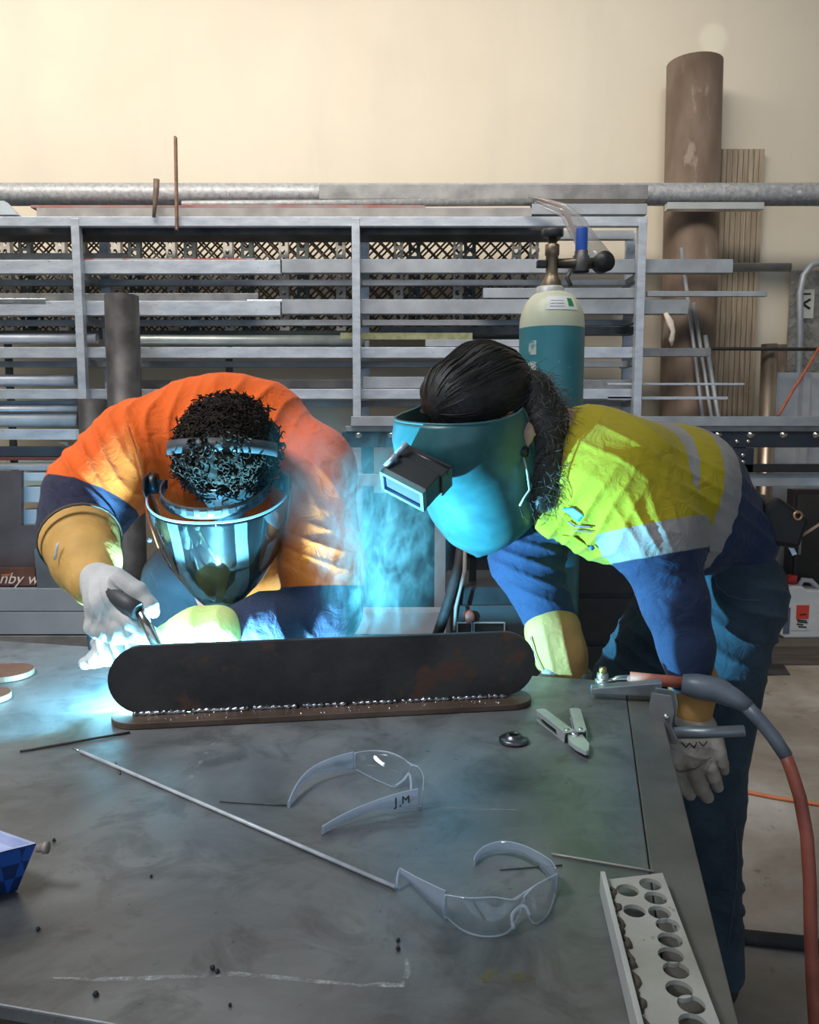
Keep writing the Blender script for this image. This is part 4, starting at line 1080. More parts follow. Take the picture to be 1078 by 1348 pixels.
# ---------------------------------------------------------------- earth clamp gripping the table edge
ec = thing('earth_clamp', PZ(868, 925, TZ), 'steel earth clamp gripping the right table edge with a thick red brown cable', 'clamp')
cst = M('clamp_steel', (.30, .32, .34), (.44, .46, .48), 14, .35, .8, .1)
zc_ = TZ + .008
j0 = PZ(778, 911, TZ + .012); j1 = PZ(862, 904, TZ + .030)
hD = Vector((1, -.55, 0)).normalized()
# upper jaw: a tapering folded lever on the table
jd = (j1 - j0); jd.normalize(); jn = Vector((-jd.y, jd.x, 0)).normalized()
MB().prism([(0, 0), (.03, -.004), (.10, -.012), (.142, -.02), (.142, .012), (.10, .012), (0, .012)], j0 - jn * .014, jd, (0, 0, 1), jn * .028).build('upper_jaw', cst, ec, bevel=.002)
pB = PZ(878, 937, TZ + .02)
bd = Vector((hD.x, hD.y, 0))
MB().prism([(-.030, .062), (.008, .062), (.014, .03), (.010, .0), (.022, -.022), (.02, -.032), (-.016, -.034), (-.02, 0), (-.034, .03)], Vector((pB.x, pB.y, TZ - .008)) , bd, (0, 0, 1), Vector((bd.y, -bd.x, 0)) * .004).build('side_plate', M('clamp_plate', (.26, .25, .25), (.36, .35, .35), 12, .4, .7), ec, bevel=.001)
MB().prism([(-.030, .062), (.008, .062), (.014, .03), (.010, .0), (.022, -.022), (.02, -.032), (-.016, -.034), (-.02, 0), (-.034, .03)], Vector((pB.x, pB.y, TZ - .008)) - Vector((bd.y, -bd.x, 0)) * .034, bd, (0, 0, 1), Vector((bd.y, -bd.x, 0)) * .004).build('side_plate', cst, ec, bevel=.001)
pvp = P(870, 935, pB.y - .005)
MB().lathe([(0, -.006), (.005, -.005), (.006, 0)], Vector((pB.x, pB.y, TZ + .012)) + Vector((bd.y, -bd.x, 0)) * .004, (-bd.y, bd.x, 0), 14).build('pivot_pin', bright_steel, ec)
# lower handle
h0 = Vector((pB.x, pB.y, TZ - .027)) + bd * -.01 - Vector((-bd.y, bd.x, 0)) * .0; 
h1 = P(980, 962, pB.y - .055)
MB().tube([h0 + Vector((0, .012, 0)), h0.lerp(h1, .5), h1], [.013, .0115, .0105], 12).build('lower_handle', M('handle_grey', (.16, .18, .20), (.24, .26, .28), 12, .4, .5), ec)
MB().tube([h0.lerp(h1, .99), h0.lerp(h1, 1.005)], .0085, 12).build('handle_end', cst, ec)
# lower jaw below the table
MB().beam(Vector((pB.x, pB.y + .015, TZ - .03)), Vector((j0.x + .03, j0.y + .01, TZ - .028)), .022, .008).build('lower_jaw', cst, ec, bevel=.001)
# bolt and lug
bq = PZ(793, 899, TZ + .022)
MB().lathe([(0, .030), (.006, .030), (.006, .018), (.0115, .018), (.0125, .010), (.0115, .004), (.016, .004), (.016, -.004), (0, -.004)], (bq.x, bq.y, TZ + .026), (0, 0, 1), 6).build('lug_bolt', M('zinc_bolt', (.5, .5, .42), (.68, .66, .52), 20, .3, .9), ec, 'bright lug bolt')
MB().lathe([(0, .028), (.0075, .028), (.0085, .022), (.0085, .012), (0, .012)], (bq.x, bq.y, TZ + .028), (0, 0, 1), 14).build('brass_nut', brass, ec, 'brass coloured nut')
y0_ = bq.y
cab_pts = [P(806, 896, y0_), P(832, 893, y0_ - .005)]
MB().tube([P(799, 898, y0_), P(812, 894, y0_), P(834, 893, y0_ - .005)], [.005, .0075, .009], 12).build('cable_lug', bright_steel, ec)
cb = MB().tube([P(829, 892, y0_ - .005), P(860, 895, y0_ - .015), P(905, 899, y0_ - .03)], .0125, 14).build('cable_sleeve', red_rubber, ec, 'brick red cable sleeve')
shm = M('grey_heat_shrink', (.10, .12, .145), (.15, .17, .2), 10, .42, .1, .1)
MB().tube([P(898, 900, y0_ - .03), P(915, 903, y0_ - .04), P(945, 908, y0_ - .06), P(968, 920, y0_ - .075), P(986, 931, y0_ - .09)], [.0205, .026, .027, .020, .014], 16).build('grip_cover', shm, ec, 'dark grey grip cover')
MB().tube([P(980, 927, y0_ - .085), P(1000, 948, y0_ - .10), P(1018, 970, y0_ - .12), P(1035, 996, y0_ - .14)], [.0145, .0145, .0145, .0135], 14).build('cable_sheath', shm, ec, 'dark grey sheath')
cpts = [(1033, 992, -.138), (1042, 1015, -.15), (1053, 1050, -.17), (1062, 1100, -.19), (1066, 1160, -.21), (1067, 1220, -.22), (1069, 1280, -.23), (1073, 1350, -.24), (1078, 1420, -.25)]
cp = [P(x, y, y0_ + dd) for x, y, dd in cpts]
cp.append(cp[-1] + Vector((.03, .02, -.10))); e = cp[-1]; cp += [Vector((e.x + .10, e.y + .05, .06)), Vector((e.x + .25, e.y + .06, .013)), Vector((e.x + .6, e.y + .1, .013))]
MB().tube(cp, .0125, 14).build('cable', M('brown_red_cable', (.22, .055, .035), (.32, .085, .055), 16, .5, 0, .1), ec, 'long red brown cable')

# ---------------------------------------------------------------- safety glasses
gl_lens = clear_plastic('lens_plastic', (.955, .97, .985), .035, .02, (.75, .82, .95), .8)
gl_arm = clear_plastic('arm_plastic', (.85, .90, .97), .30, .08, (.78, .86, 1.0), 1.2)
gl_edge = clear_plastic('edge_plastic', (.85, .9, .96), .55, .06, (.85, .92, 1.0), 1.2)
def smooth_poly(pts, n):
    pts = [Vector(p) for p in pts]; m_ = len(pts); outp = []
    for i in range(n + 1):
        t = i / n * (m_ - 1); j = min(int(t), m_ - 2); f = t - j
        p0 = pts[max(j - 1, 0)]; p1 = pts[j]; p2 = pts[j + 1]; p3 = pts[min(j + 2, m_ - 1)]
        outp.append(.5 * ((2 * p1) + (p2 - p0) * f + (2 * p0 - 5 * p1 + 4 * p2 - p3) * f * f + (3 * p1 - p0 - 3 * p2 + p3) * f ** 3))
    return outp
def glasses(label, lenses, bridge, arms):
    pts0 = [PZ(x, y, TZ) for x, y, z in arms[0][0]]
    g = thing('safety_glasses', Vector((pts0[0].x, pts0[0].y, TZ)), label, 'safety glasses')
    for up, lo in lenses:
        U = smooth_poly([PZ(x, y, TZ + z) for x, y, z in up], 20); Lw = smooth_poly([PZ(x, y, TZ + z) for x, y, z in lo], 20)
        mid = sum(U, Vector()) / 21 ; rows = []
        for t in range(9):
            f = t / 8; row = []
            for i in range(21):
                p = U[i].lerp(Lw[i], f); row.append(p + Vector((0, -1, 0)) * .006 * math.sin(math.pi * f) * math.sin(math.pi * i / 20))
            rows.append(row)
        ln = MB().grid(rows).build('lens', gl_lens, g, recalc=False, solid=.0018)
        MB().tube(U, .0009, 6).build('lens_rim', gl_edge, ln); MB().tube(Lw, .0010, 6).build('lens_rim', gl_edge, ln)
        MB().tube([r_[0] for r_ in rows], .0010, 6).build('lens_rim', gl_edge, ln); MB().tube([r_[-1] for r_ in rows], .0010, 6).build('lens_rim', gl_edge, ln)
    for b_, rr in bridge:
        MB().tube(smooth_poly([PZ(x, y, TZ + z) for x, y, z in b_], 12), rr, 8).build('nose_bridge', gl_edge, g)
    for a_, rs in arms:
        pp = smooth_poly([PZ(x, y, TZ + z) for x, y, z in a_], 26); n = len(pp)
        rr = [float(np.interp(i / (n - 1), np.linspace(0, 1, len(rs)), rs)) for i in range(n)]
        # flat strap standing on edge
        mb = MB(); rows = []
        for i, p in enumerate(pp):
            t = (pp[min(i + 1, n - 1)] - pp[max(i - 1, 0)]).normalized(); s_ = Vector((-t.y, t.x, 0)).normalized() * .0014
            u_ = Vector((0, 0, rr[i]))
            rows.append([p + s_ - u_, p + s_ * 1.3, p + s_ + u_, p - s_ + u_, p - s_ * 1.3, p - s_ - u_])
        mb.grid(rows, True, True); mb.f.append(tuple(range(5, -1, -1))); mb.sm.append(False); b0 = (n - 1) * 6; mb.f.append(tuple(b0 + q for q in range(6))); mb.sm.append(False)
        am = mb.build('arm', gl_arm, g)
        for s__ in (1, -1): MB().tube([p + Vector((0, 0, rr[i] * s__)) for i, p in enumerate(pp)], .0009, 6).build('arm_edge', gl_edge, am)
    return g
g1 = glasses('clear safety glasses lying nearest the camera, beside the long rod tip',
    [([(586, 1178, .040), (618, 1182, .042), (650, 1181, .042), (678, 1184, .040), (692, 1172, .034)], [(584, 1204, .004), (610, 1225, .002), (640, 1233, .002), (668, 1227, .003), (684, 1203, .008)]),
     ([(690, 1180, .036), (704, 1166, .040), (718, 1158, .042), (733, 1150, .042)], [(692, 1197, .008), (704, 1216, .002), (722, 1202, .002), (732, 1172, .004)])],
    [([(676, 1222, .008), (674, 1205, .014), (684, 1194, .02), (692, 1194, .02), (697, 1205, .014)], .0022), ([(676, 1184, .038), (690, 1176, .036), (704, 1166, .039)], .0014)],
    [([(587, 1191, .022), (568, 1178, .022), (548, 1162, .022), (532, 1150, .022), (526, 1147, .020), (523, 1156, .014), (522, 1166, .008)], [.017, .013, .007, .004, .0036, .0034, .003]),
     ([(731, 1160, .022), (726, 1147, .022), (708, 1130, .020), (684, 1117, .018), (660, 1113, .014), (638, 1119, .010), (626, 1130, .006), (624, 1136, .005)], [.016, .013, .008, .006, .006, .0055, .005, .004])])
g2 = glasses('clear safety glasses marked with initials, lying farther back behind the near pair',
    [([(467, 991, .036), (490, 988, .038), (512, 990, .038), (530, 998, .038), (542, 1008, .036)], [(467, 1012, .006), (484, 1021, .003), (505, 1031, .002), (521, 1035, .003), (534, 1020, .008)]),
     ([(543, 1006, .036), (552, 1011, .038), (557, 1022, .038), (557, 1038, .036)], [(538, 1020, .008), (541, 1040, .003), (546, 1057, .002), (554, 1062, .003)])],
    [([(521, 1034, .006), (532, 1026, .012), (538, 1018, .02), (541, 1028, .014), (541, 1042, .006)], .0018), ([(536, 1003, .037), (543, 1007, .036), (550, 1009, .038)], .0014)],
    [([(466, 1001, .022), (440, 1006, .022), (415, 1014, .021), (398, 1027, .018), (387, 1044, .012), (380, 1060, .005)], [.015, .012, .008, .006, .006, .0055]),
     ([(551, 1050, .020), (532, 1053, .020), (508, 1057, .019), (482, 1064, .016), (452, 1077, .011), (424, 1093, .006)], [.014, .013, .009, .006, .006, .0055])])
arm2 = [c_ for c_ in g2.children if c_.name.startswith('arm')][-1]
pc = PZ(527, 1052, TZ + .021)
d_ = (PZ(551, 1050, TZ + .02) - PZ(508, 1057, TZ + .019)).normalized()
for ch_, qx, qy, sz_ in (('J', 520, 1054.5, .019), ('.', 526, 1055, .019), ('M', 533, 1051.5, .017)):
    text_mesh('initials', ch_, sz_, PZ(qx, qy, TZ + .021) + Vector((d_.y, -d_.x, 0)) * .0045, d_, (0, 0, 1), ink, arm2, .0006)
arm1 = [c_ for c_ in g2.children if c_.name.startswith('arm')][0]
pc = PZ(446, 1004, TZ + .022); d_ = (PZ(466, 1001, TZ + .022) - PZ(440, 1006, TZ + .022)).normalized()
text_mesh('initials', 'J.M', .014, pc + Vector((d_.y, -d_.x, 0)) * .0032, -d_, (0, 0, 1), M('faint_ink', (.09, .10, .11), None, 8, .6), arm1, .0002)
# ================================================================== people
skin = M('skin', (.45, .27, .19), (.56, .35, .26), 12, .5, 0, .1)
hair_dark = M('black_hair', (.012, .010, .009), (.03, .026, .023), 40, .5, 0, .3, 200, (1, 1, 1))
hair_brown = M('dark_brown_hair', (.010, .008, .006), (.03, .022, .017), 30, .7, spec=.1)
navy = (.021, .034, .080)
leather = M('pale_glove_leather', (.36, .345, .33), (.50, .48, .46), 14, .75, 0, .5, 60)
leather2 = M('worn_glove_leather', (.25, .205, .165), (.40, .345, .29), 11, .8, 0, .6, 55, spots=(.18, .15, .12), spot_scale=18, spot_at=.62)
tan_l = M('tan_cuff_leather', (.40, .21, .045), (.55, .31, .08), 9, .75, 0, .6, 60)
tan_l2 = M('ochre_cuff_leather', (.40, .19, .05), (.50, .26, .075), 9, .75, 0, .6, 60)
lime_l = M('lime_cuff_leather', (.50, .50, .13), (.62, .60, .2), 9, .75, 0, .5, 60)
def shrink(prims, f=.72, sub=.012):
    out = []
    for p in prims:
        q = dict(p); q['ra'] = max(.02, p['ra'] * f - sub * 0); q['rb'] = max(.02, p['rb'] * f); out.append(q)
    return out
def glove_prims(wrist, palm, fingers, rw, rp, flat=None):
    pr = [cone(wrist, palm, rw, rp, 0, .02, flat)]
    for pts, rs in fingers: pr += chain(pts, [r_ * .92 for r_ in rs], 1, .0025)
    return pr
def head_prims(c, f, u, s, sc=1.0):
    """skull, jaw, nose, lips, brow, ears"""
    c = Vector(c)
    def q(a, b, d): return c + s * a * sc + u * b * sc + f * d * sc
    pr = [cone(q(0, .035, -.025), q(0, .04, .02), .088 * sc, .082 * sc), cone(q(0, -.02, .02), q(0, -.075, .052), .068 * sc, .038 * sc),
          cone(q(0, .01, .085), q(0, -.025, .112), .011 * sc, .016 * sc, k=.012),                 # nose
          cone(q(-.02, -.058, .083), q(.02, -.058, .083), .010 * sc, .010 * sc, k=.008),          # lips
          cone(q(-.035, .022, .078), q(.035, .022, .078), .014 * sc, .014 * sc, k=.012)]          # brow
    for sg in (-1, 1):
        pr += [cone(q(sg * .082, .015, -.012), q(sg * .086, -.03, -.004), .017 * sc, .011 * sc, k=.01, flat=(s, .5)),
               cone(q(sg * .032, .004, .074), q(sg * .033, .004, .075), .013 * sc, .013 * sc, k=.006)]
    return pr

# ------------------------------------------------------------------ right-hand person (bent over from the right)
# --- joints
Rp = dict(hip=P(958, 706, 1.96), mid=P(888, 648, 1.92), chest=P(800, 632, 1.90), neck=P(738, 575, 1.89),
          shn=P(826, 618, 1.80), shf=P(752, 640, 2.03), eln=P(888, 792, 1.735), wrn=P(908, 905, 1.705),
          elf=P(692, 735, 2.0), wrf=P(735, 850, 1.89))
head_c = P(634, 556, 1.86)
hf = Vector((-.66, -.50, -.42)).normalized()
hu = Vector((-.22, -.22, .94)); hu = (hu - hu.dot(hf) * hf).normalized(); hs = hu.cross(hf).normalized()   # hs: towards the camera side
torso = chain([Rp['hip'], Rp['mid'], Rp['chest']], [.112, .142, .155], 0, .06, ((0, 1, 0), 1.25))
torso += chain([Rp['chest'], P(772, 585, 1.89)], [.15, .085], 0, .06)
torso += [cone(P(800, 672, 1.86), P(724, 688, 1.84), .095, .036, 0, .05), cone(P(880, 690, 1.88), P(800, 690, 1.86), .08, .085, 0, .05),
          cone(Rp['mid'], P(905, 705, 1.88), .12, .09, 0, .06, ((0, 1, 0), 1.2))]
arm_n = chain([Rp['shn'], P(858, 700, 1.755), Rp['eln']], [.105, .088, .068], 1, .05) + chain([Rp['eln'], P(903, 850, 1.72), P(908, 893, 1.707)], [.066, .055, .046], 1, .03)
arm_f = chain([Rp['shf'], P(700, 690, 2.02), Rp['elf']], [.10, .092, .088], 2, .05) + chain([Rp['elf'], P(733, 836, 1.90)], [.085, .058], 2, .03)
leg_n = chain([P(960, 815, 1.92), P(930, 1055, 1.84), P(950, 1278, 1.87)], [.106, .077, .054], 3, .05)
kf = Vector((.47, 2.12, .53)); af = Vector((.60, 2.22, .11))
leg_f = chain([P(890, 812, 2.04), kf, af], [.118, .085, .062], 4, .05)
pelvis = [cone(P(963, 782, 1.93), P(962, 782, 2.05), .112, .112, 5, .06), cone(P(965, 775, 1.92), P(920, 800, 1.98), .11, .10, 5, .05)]
an_n = P(950, 1285, 1.87)
boots = [cone((an_n.x, an_n.y, .10), (an_n.x - .02, an_n.y, .05), .05, .045, 6, .03), cone((an_n.x - .01, an_n.y, .045), (an_n.x - .17, an_n.y - .06, .038), .045, .036, 6, .03),
         cone((af.x, af.y, .10), (af.x, af.y, .05), .05, .045, 6, .03), cone((af.x, af.y, .045), (af.x - .17, af.y - .03, .038), .045, .036, 6, .03)]
body = head_prims(head_c, hf, hu, hs) + chain([head_c - hf * .03 - hu * .05, Rp['neck'], P(770, 600, 1.89)], [.062, .062, .08], 0, .03)
body += shrink(torso[:2] + arm_n + arm_f + leg_n + leg_f + pelvis, .62)
body += chain([P(692, 556, 1.775), P(695, 570, 1.765), P(692, 588, 1.775)], [.012, .016, .010], 0, .008)
body += [cone(Rp['wrn'], P(908, 985, 1.70), .022, .026), cone(Rp['wrf'], P(752, 885, 1.86), .026, .03)]
pr_ = sdf_part('person', body, .009, .02, skin, None, origin=(an_n.x - .1, 2.0, 0))
tag(pr_, 'person in yellow hi-vis shirt and dark welding helmet bending over the table from the right', 'person')

# shirt with tape zones
def zone_R(V):
    ax_t = np.array((.93, .25, -.27)); ax_t /= np.linalg.norm(ax_t)
    pB_ = np.array(P(942, 650, 1.80)); pA_ = np.array(P(897, 615, 1.76))
    cB = (V - pB_) @ ax_t; cA = (V - pA_) @ ax_t
    dt = np.min([prim_d(p, V) for p in torso], 0); dn = np.min([prim_d(p, V) for p in arm_n], 0); df = np.min([prim_d(p, V) for p in arm_f], 0)
    onarm_n = np.clip((dt - dn) * 30 + .3, -1, 1); onarm_f = np.clip((dt - df) * 30 - .2, -1, 1)
    # arm direction for the sleeve tape
    sa = np.array(P(858, 712, 1.75)); d_ = np.array(Rp['eln']) - np.array(Rp['shn']); d_[0] *= .55; d_ /= np.linalg.norm(d_)
    cs = (V - sa) @ d_
    tape_t = np.maximum(np.minimum(cB + .030, .030 - cB), np.minimum(cA + .026, .026 - cA))
    navy_t = cB - .012
    tape_s = np.minimum(cs + .035, .035 - cs); navy_s = cs - .015
    sf = np.array(P(722, 668, 1.98)); cf = (V - sf) @ np.array((-.45, 0, -.9))
    w_n = onarm_n > 0; w_f = onarm_f > 0
    # blend so that zone borders stay sharp where sleeve meets body
    tape = np.where(w_n, tape_s, np.where(w_f, np.minimum(cf + .06, -cf), tape_t))
    nav = np.where(w_n, navy_s, np.where(w_f, cf, navy_t))
    return {'tape': tape, 'navy': nav}
yellow_cloth = cloth('hi_vis_yellow_cloth', (.38, .30, .014), (('navy', navy), ('tape', (.30, .275, .26))), .8, .14)
fR = [(P(800, 560, 1.75), .12, (.8, .2, .7), 60, .010, 3), (P(780, 690, 1.78), .12, (1, 0, -.25), 80, .009, 5), (P(845, 690, 1.68), .06, (.95, 0, .3), 95, .009, 8),
      (P(890, 640, 1.78), .10, (.4, 0, .9), 70, .010, 12), (P(960, 690, 1.85), .11, (.5, .2, .9), 80, .010, 15), (P(880, 790, 1.60), .09, (.3, 0, 1), 90, .011, 17),
      (P(700, 740, 1.93), .12, (.5, 0, .8), 80, .010, 19), (P(915, 720, 1.8), .07, (.3, 0, 1), 95, .010, 21)]
shirtR = sdf_part('shirt', torso + arm_n + arm_f, .0052, .04, yellow_cloth, pr_, fR, 2, zone_R)
# collar
nc = Rp['neck']; nd_ = (Rp['neck'] - head_c).normalized()
def ring(c, d, r0, r1, h, n=28, gap=0.0, ph=0):
    z = Vector(d).normalized(); x = z.orthogonal().normalized(); y = z.cross(x); rows = []
    for k in range(5):
        t = k / 4; rr = r0 + (r1 - r0) * t
        rows.append([Vector(c) + z * (h * t) + (x * math.cos(a) + y * math.sin(a)) * rr for a in [ph + gap + (2 * math.pi - 2 * gap) * i / n for i in range(n + 1)]])
    return MB().grid(rows)
ring(P(750, 574, 1.89), nd_, .066, .078, .03).build('collar', cloth('collar_cloth', (.60, .48, .03)), shirtR, solid=.004)
# pocket badge and logo
bc = P(762, 683, 1.735)
bx = (P(790, 700, 1.735) - P(742, 672, 1.735)).normalized(); by = Vector((.25, -.25, .93)); by = (by - by.dot(bx) * bx).normalized()
bN = bx.cross(by)
Vs = np.array([v.co[:] for v in shirtR.data.vertices]) + np.array(worldloc(shirtR))
def on_shirt(px, py, off=.003, Vset=Vs, soft=False):
    """nearest cloth surface point in front along the sight line"""
    o_ = np.array((0, 0, H)); d_ = np.array(P(px, py, 1.0)) - o_; d_ /= np.linalg.norm(d_)
    t = (Vset - o_) @ d_; perp = np.linalg.norm(Vset - o_ - t[:, None] * d_, axis=1)
    m_ = perp < .008
    tt = t[m_].min() if m_.any() else 1.9
    if soft and m_.any():
        w_ = (perp < .016) & (t < tt + .035); tt = t[w_].mean()
    return Vector(o_ + d_ * (tt - off))
def patch(name, quad, mat, par, lab=None, n=6, off=.003, Vset=None):
    Vq = Vs if Vset is None else Vset; rows = []
    for i in range(n + 1):
        a = i / n; row = []
        for j in range(n + 1):
            b = j / n
            x = (quad[0][0] * (1 - b) + quad[1][0] * b) * (1 - a) + (quad[3][0] * (1 - b) + quad[2][0] * b) * a
            y = (quad[0][1] * (1 - b) + quad[1][1] * b) * (1 - a) + (quad[3][1] * (1 - b) + quad[2][1] * b) * a
            row.append(on_shirt(x, y, off + .003, Vq, True))
        rows.append(row)
    return MB().grid(rows).build(name, mat, par, lab, recalc=False, solid=.0015)
patch('pocket_badge', [(739, 669), (754, 668), (769, 679), (761, 687)], M('badge_blue', (.04, .22, .42), (.06, .3, .5), 10, .5), shirtR, 'blue badge on the chest pocket')
for q in ([(748, 686), (757, 692), (757, 694), (747, 688)], [(757, 691), (780, 693), (780, 695), (758, 694)], [(755, 697), (781, 700), (780, 701), (755, 699)]):
    patch('stitched_lettering', q, M('stitched_thread', (.25, .12, .10), (.12, .15, .2), 60, .8), shirtR, None, 3)
btn = on_shirt(779, 721, .002); MB().lathe([(0, -.003), (.0055, -.003), (.006, 0)], btn, (0, 1, 0), 14).build('button', M('blue_button', (.04, .12, .25), None, 5, .4), shirtR)
flapm = patch('pocket_flap', [(738, 705), (756, 706), (778, 722), (757, 717)], yellow_cloth, shirtR, None, 5, .004)
# trousers
def jean_attr(V): return {}
jean = cloth('blue_denim', (.038, .058, .080), (), .85, .45, 500, .05)
fT = [(P(970, 800, 1.82), .15, (.5, 0, 1), 60, .015, 31), (P(930, 1060, 1.75), .10, (.4, 0, 1), 75, .017, 33), (P(950, 1200, 1.8), .12, (.3, 0, 1), 60, .014, 35), (P(820, 860, 1.98), .14, (.6, 0, .8), 55, .010, 37)]
trR = sdf_part('trousers', leg_n + leg_f + pelvis, .0062, .05, jean, pr_, fT)
# belt, loops, pocket stitching
blt = M('belt_leather', (.015, .013, .012), (.03, .026, .024), 20, .5)
VT = np.array([v.co[:] for v in trR.data.vertices]) + np.array(worldloc(trR))
def surf_line(name, pts, r_, mat, par, Vset, lab=None, off=.002):
    return MB().tube([on_shirt(x, y, off, Vset) for x, y in pts], r_, 6).build(name, mat, par, lab)
surf_line('side_seam', [(968, 1085), (972, 1120), (970, 1160), (965, 1200), (958, 1245)], .0010, M('seam_thread', (.08, .10, .14), None, 10, .8), trR, VT, off=.0003)
surf_line('pocket_stitching', [(938, 756), (944, 772), (958, 784), (978, 790), (998, 790)], .0011, M('seam_thread', (.08, .10, .14)), trR, VT, off=.0003)
for q in ([(909, 735), (914, 733), (921, 747), (916, 749)], [(924, 731), (930, 729), (936, 742), (929, 745)]):
    patch('belt_loop', q, M('pale_denim', (.25, .32, .36), (.32, .4, .44), 20, .8), trR, None, 3, .006, VT)
# tool pouch on the back of the belt
pou = MB(); pc_ = P(1020, 690, 1.90)
quad = [(1000, 668), (1020, 652), (1062, 682), (1048, 722), (1012, 716)]
pp = [P(x, y, 1.865) for x, y in quad]
pou.prism([(p.x, p.z) for p in pp], (0, 1.845, 0), (1, 0, 0), (0, 0, 1), (0, .11, 0))
pouch = pou.build('tool_pouch', M('black_pouch', (.006, .006, .007), (.012, .012, .013), 14, .55, 0, .3), pr_, 'black tool pouch on the belt', bevel=.012)
gr = P(1050, 679, 1.843); MB().lathe([(.006, 0), (.006, -.003), (.011, -.003), (.012, 0)], gr, (0, 1, 0), 22).build('grommet', M('copper_eyelet', (.5, .28, .15), None, 5, .35, .9), pouch, 'copper eyelet')
MB().beam(P(1048, 710, 1.87), P(1085, 686, 1.84), .006, .006).build('tool_stem', M('wood_handle', (.45, .27, .18), None, 8, .6), pouch)
MB().beam(P(1030, 700, 1.87), P(1046, 730, 1.86), .012, .010).build('tape_clip', galv, pouch)
# boots
sdf_part('boots', boots, .006, .03, M('dark_boot_leather', (.02, .018, .016), (.035, .03, .026), 12, .6, 0, .3), pr_)
# gloves of the right person
gn = glove_prims(P(908, 925, 1.715), P(908, 988, 1.695), [
    ([P(886, 992, 1.680), P(890, 1015, 1.670), P(897, 1033, 1.668), P(908, 1046, 1.676)], [.022, .019, .017, .014]),
    ([P(908, 998, 1.680), P(915, 1020, 1.666), P(923, 1037, 1.664), P(931, 1049, 1.674)], [.022, .020, .018, .015]),
    ([P(925, 990, 1.685), P(934, 1010, 1.672), P(940, 1024, 1.670), P(945, 1036, 1.680)], [.020, .018, .016, .013]),
    ([P(938, 975, 1.690), P(947, 992, 1.680), P(951, 1005, 1.682), P(953, 1014, 1.692)], [.018, .016, .014, .012]),
    ([P(885, 960, 1.695), P(876, 978, 1.705), P(880, 1000, 1.725)], [.019, .016, .013])], .034, .040)
gn += [cone(P(890, 985, 1.692), P(934, 975, 1.698), .030, .026, 0, .02), cone(P(888, 960, 1.700), P(925, 955, 1.705), .030, .028, 0, .02)]
fg = [(P(905, 990, 1.660), .06, (.2, 0, 1), 140, .004, 41), (P(920, 955, 1.670), .04, (.3, 0, 1), 160, .004, 43)]
gloveN = sdf_part('glove', gn, .0027, .012, leather2, pr_, fg, 1, label='worn pale leather glove hanging by the table edge')
VG = np.array([v.co[:] for v in gloveN.data.vertices]) + np.array(worldloc(gloveN))
sdf_part('glove_cuff', [cone(P(908, 882, 1.718), P(907, 935, 1.710), .050, .040), cone(P(925, 900, 1.718), P(918, 940, 1.710), .035, .028)], .004, .02, tan_l2, gloveN, label='ochre cuff')
surf_line('knuckle_seam', [(884, 1008), (894, 1016), (905, 1015), (915, 1012), (925, 1006), (936, 997)], .0013, M('seam_brown', (.12, .09, .07), None, 5, .9), gloveN, VG, off=.0005)
wc_ = on_shirt(913, 973, .001, VG)
wm_ = MB()
for (a, b) in (((897, 977), (903, 984)), ((903, 984), (908, 978)), ((908, 978), (914, 985)), ((914, 985), (917, 977)), ((920, 977), (926, 982)), ((926, 982), (931, 976))):
    wm_.tube([on_shirt(a[0], a[1], .001, VG), on_shirt((a[0] + b[0]) / 2, (a[1] + b[1]) / 2, .001, VG), on_shirt(b[0], b[1], .001, VG)], .0013, 5)
wm_.build('ink_mark', ink, gloveN, 'black W inked on the back')
gf = [cone(P(738, 862, 1.88), P(755, 893, 1.86), .034, .034)] + chain([P(755, 888, 1.86), P(735, 905, 1.86), P(715, 915, 1.86)], [.02, .018, .014], 1, .008) + chain([P(758, 895, 1.87), P(740, 912, 1.88), P(722, 920, 1.885)], [.02, .017, .013], 1, .008) + chain([P(765, 892, 1.88), P(752, 908, 1.90), P(735, 915, 1.91)], [.019, .016, .012], 1, .008) + chain([P(770, 888, 1.89), P(762, 902, 1.92), P(750, 908, 1.93)], [.017, .014, .011], 1, .008) + chain([P(745, 880, 1.85), P(722, 890, 1.84), P(706, 900, 1.84)], [.018, .016, .012], 1, .008)
gloveF = sdf_part('glove', gf, .0035, .012, leather2, pr_, None, 1, label='glove resting behind the workpiece')
cf_ = chain([P(728, 832, 1.90), P(738, 862, 1.885), P(746, 893, 1.87)], [.068, .060, .050], 0, .02)
sdf_part('glove_cuff', cf_, .0045, .02, tan_l2, gloveF, [(P(735, 865, 1.83), .08, (.9, 0, .3), 70, .006, 47)], label='ochre cuff')
surf_line('cuff_seam', [(697, 838), (702, 858), (712, 880), (722, 893)], .002, M('pale_seam', (.6, .5, .3), None, 5, .8), gloveF, np.vstack([VG, np.array([v.co[:] for v in gloveF.children[0].data.vertices]) + np.array(worldloc(gloveF))]))
# hair and beard
def q_(a, b, d): return head_c + hs * a + hu * b + hf * d
hp_ = [cone(q_(0, .075, -.03), q_(0, .075, .035), .098, .088), cone(q_(0, .02, -.075), q_(0, .06, -.03), .085, .09), cone(q_(0, -.05, -.085), q_(0, .02, -.08), .066, .08), cone(q_(0, .075, -.09), q_(0, .085, -.11), .055, .04)]
def strands(V, N, d, fr, amp, seed):
    d = np.array(d, float); d /= np.linalg.norm(d); ph = (V @ d) * fr + 1.5 * wob(V, 12, seed); return V + N * (amp * np.abs(np.sin(ph)) + amp * .6 * np.sin(ph * 2.7 + wob(V, 30, seed + 1)))[:, None]
Vh, Fh = sdf_surface(hp_, .0045, .03); Vh = relax(Vh, Fh, 2); Nh = vnormals(Vh, Fh)
Vh = strands(Vh, Nh, np.array(hs) + .35 * np.array(hu), 260, .0008, 51)
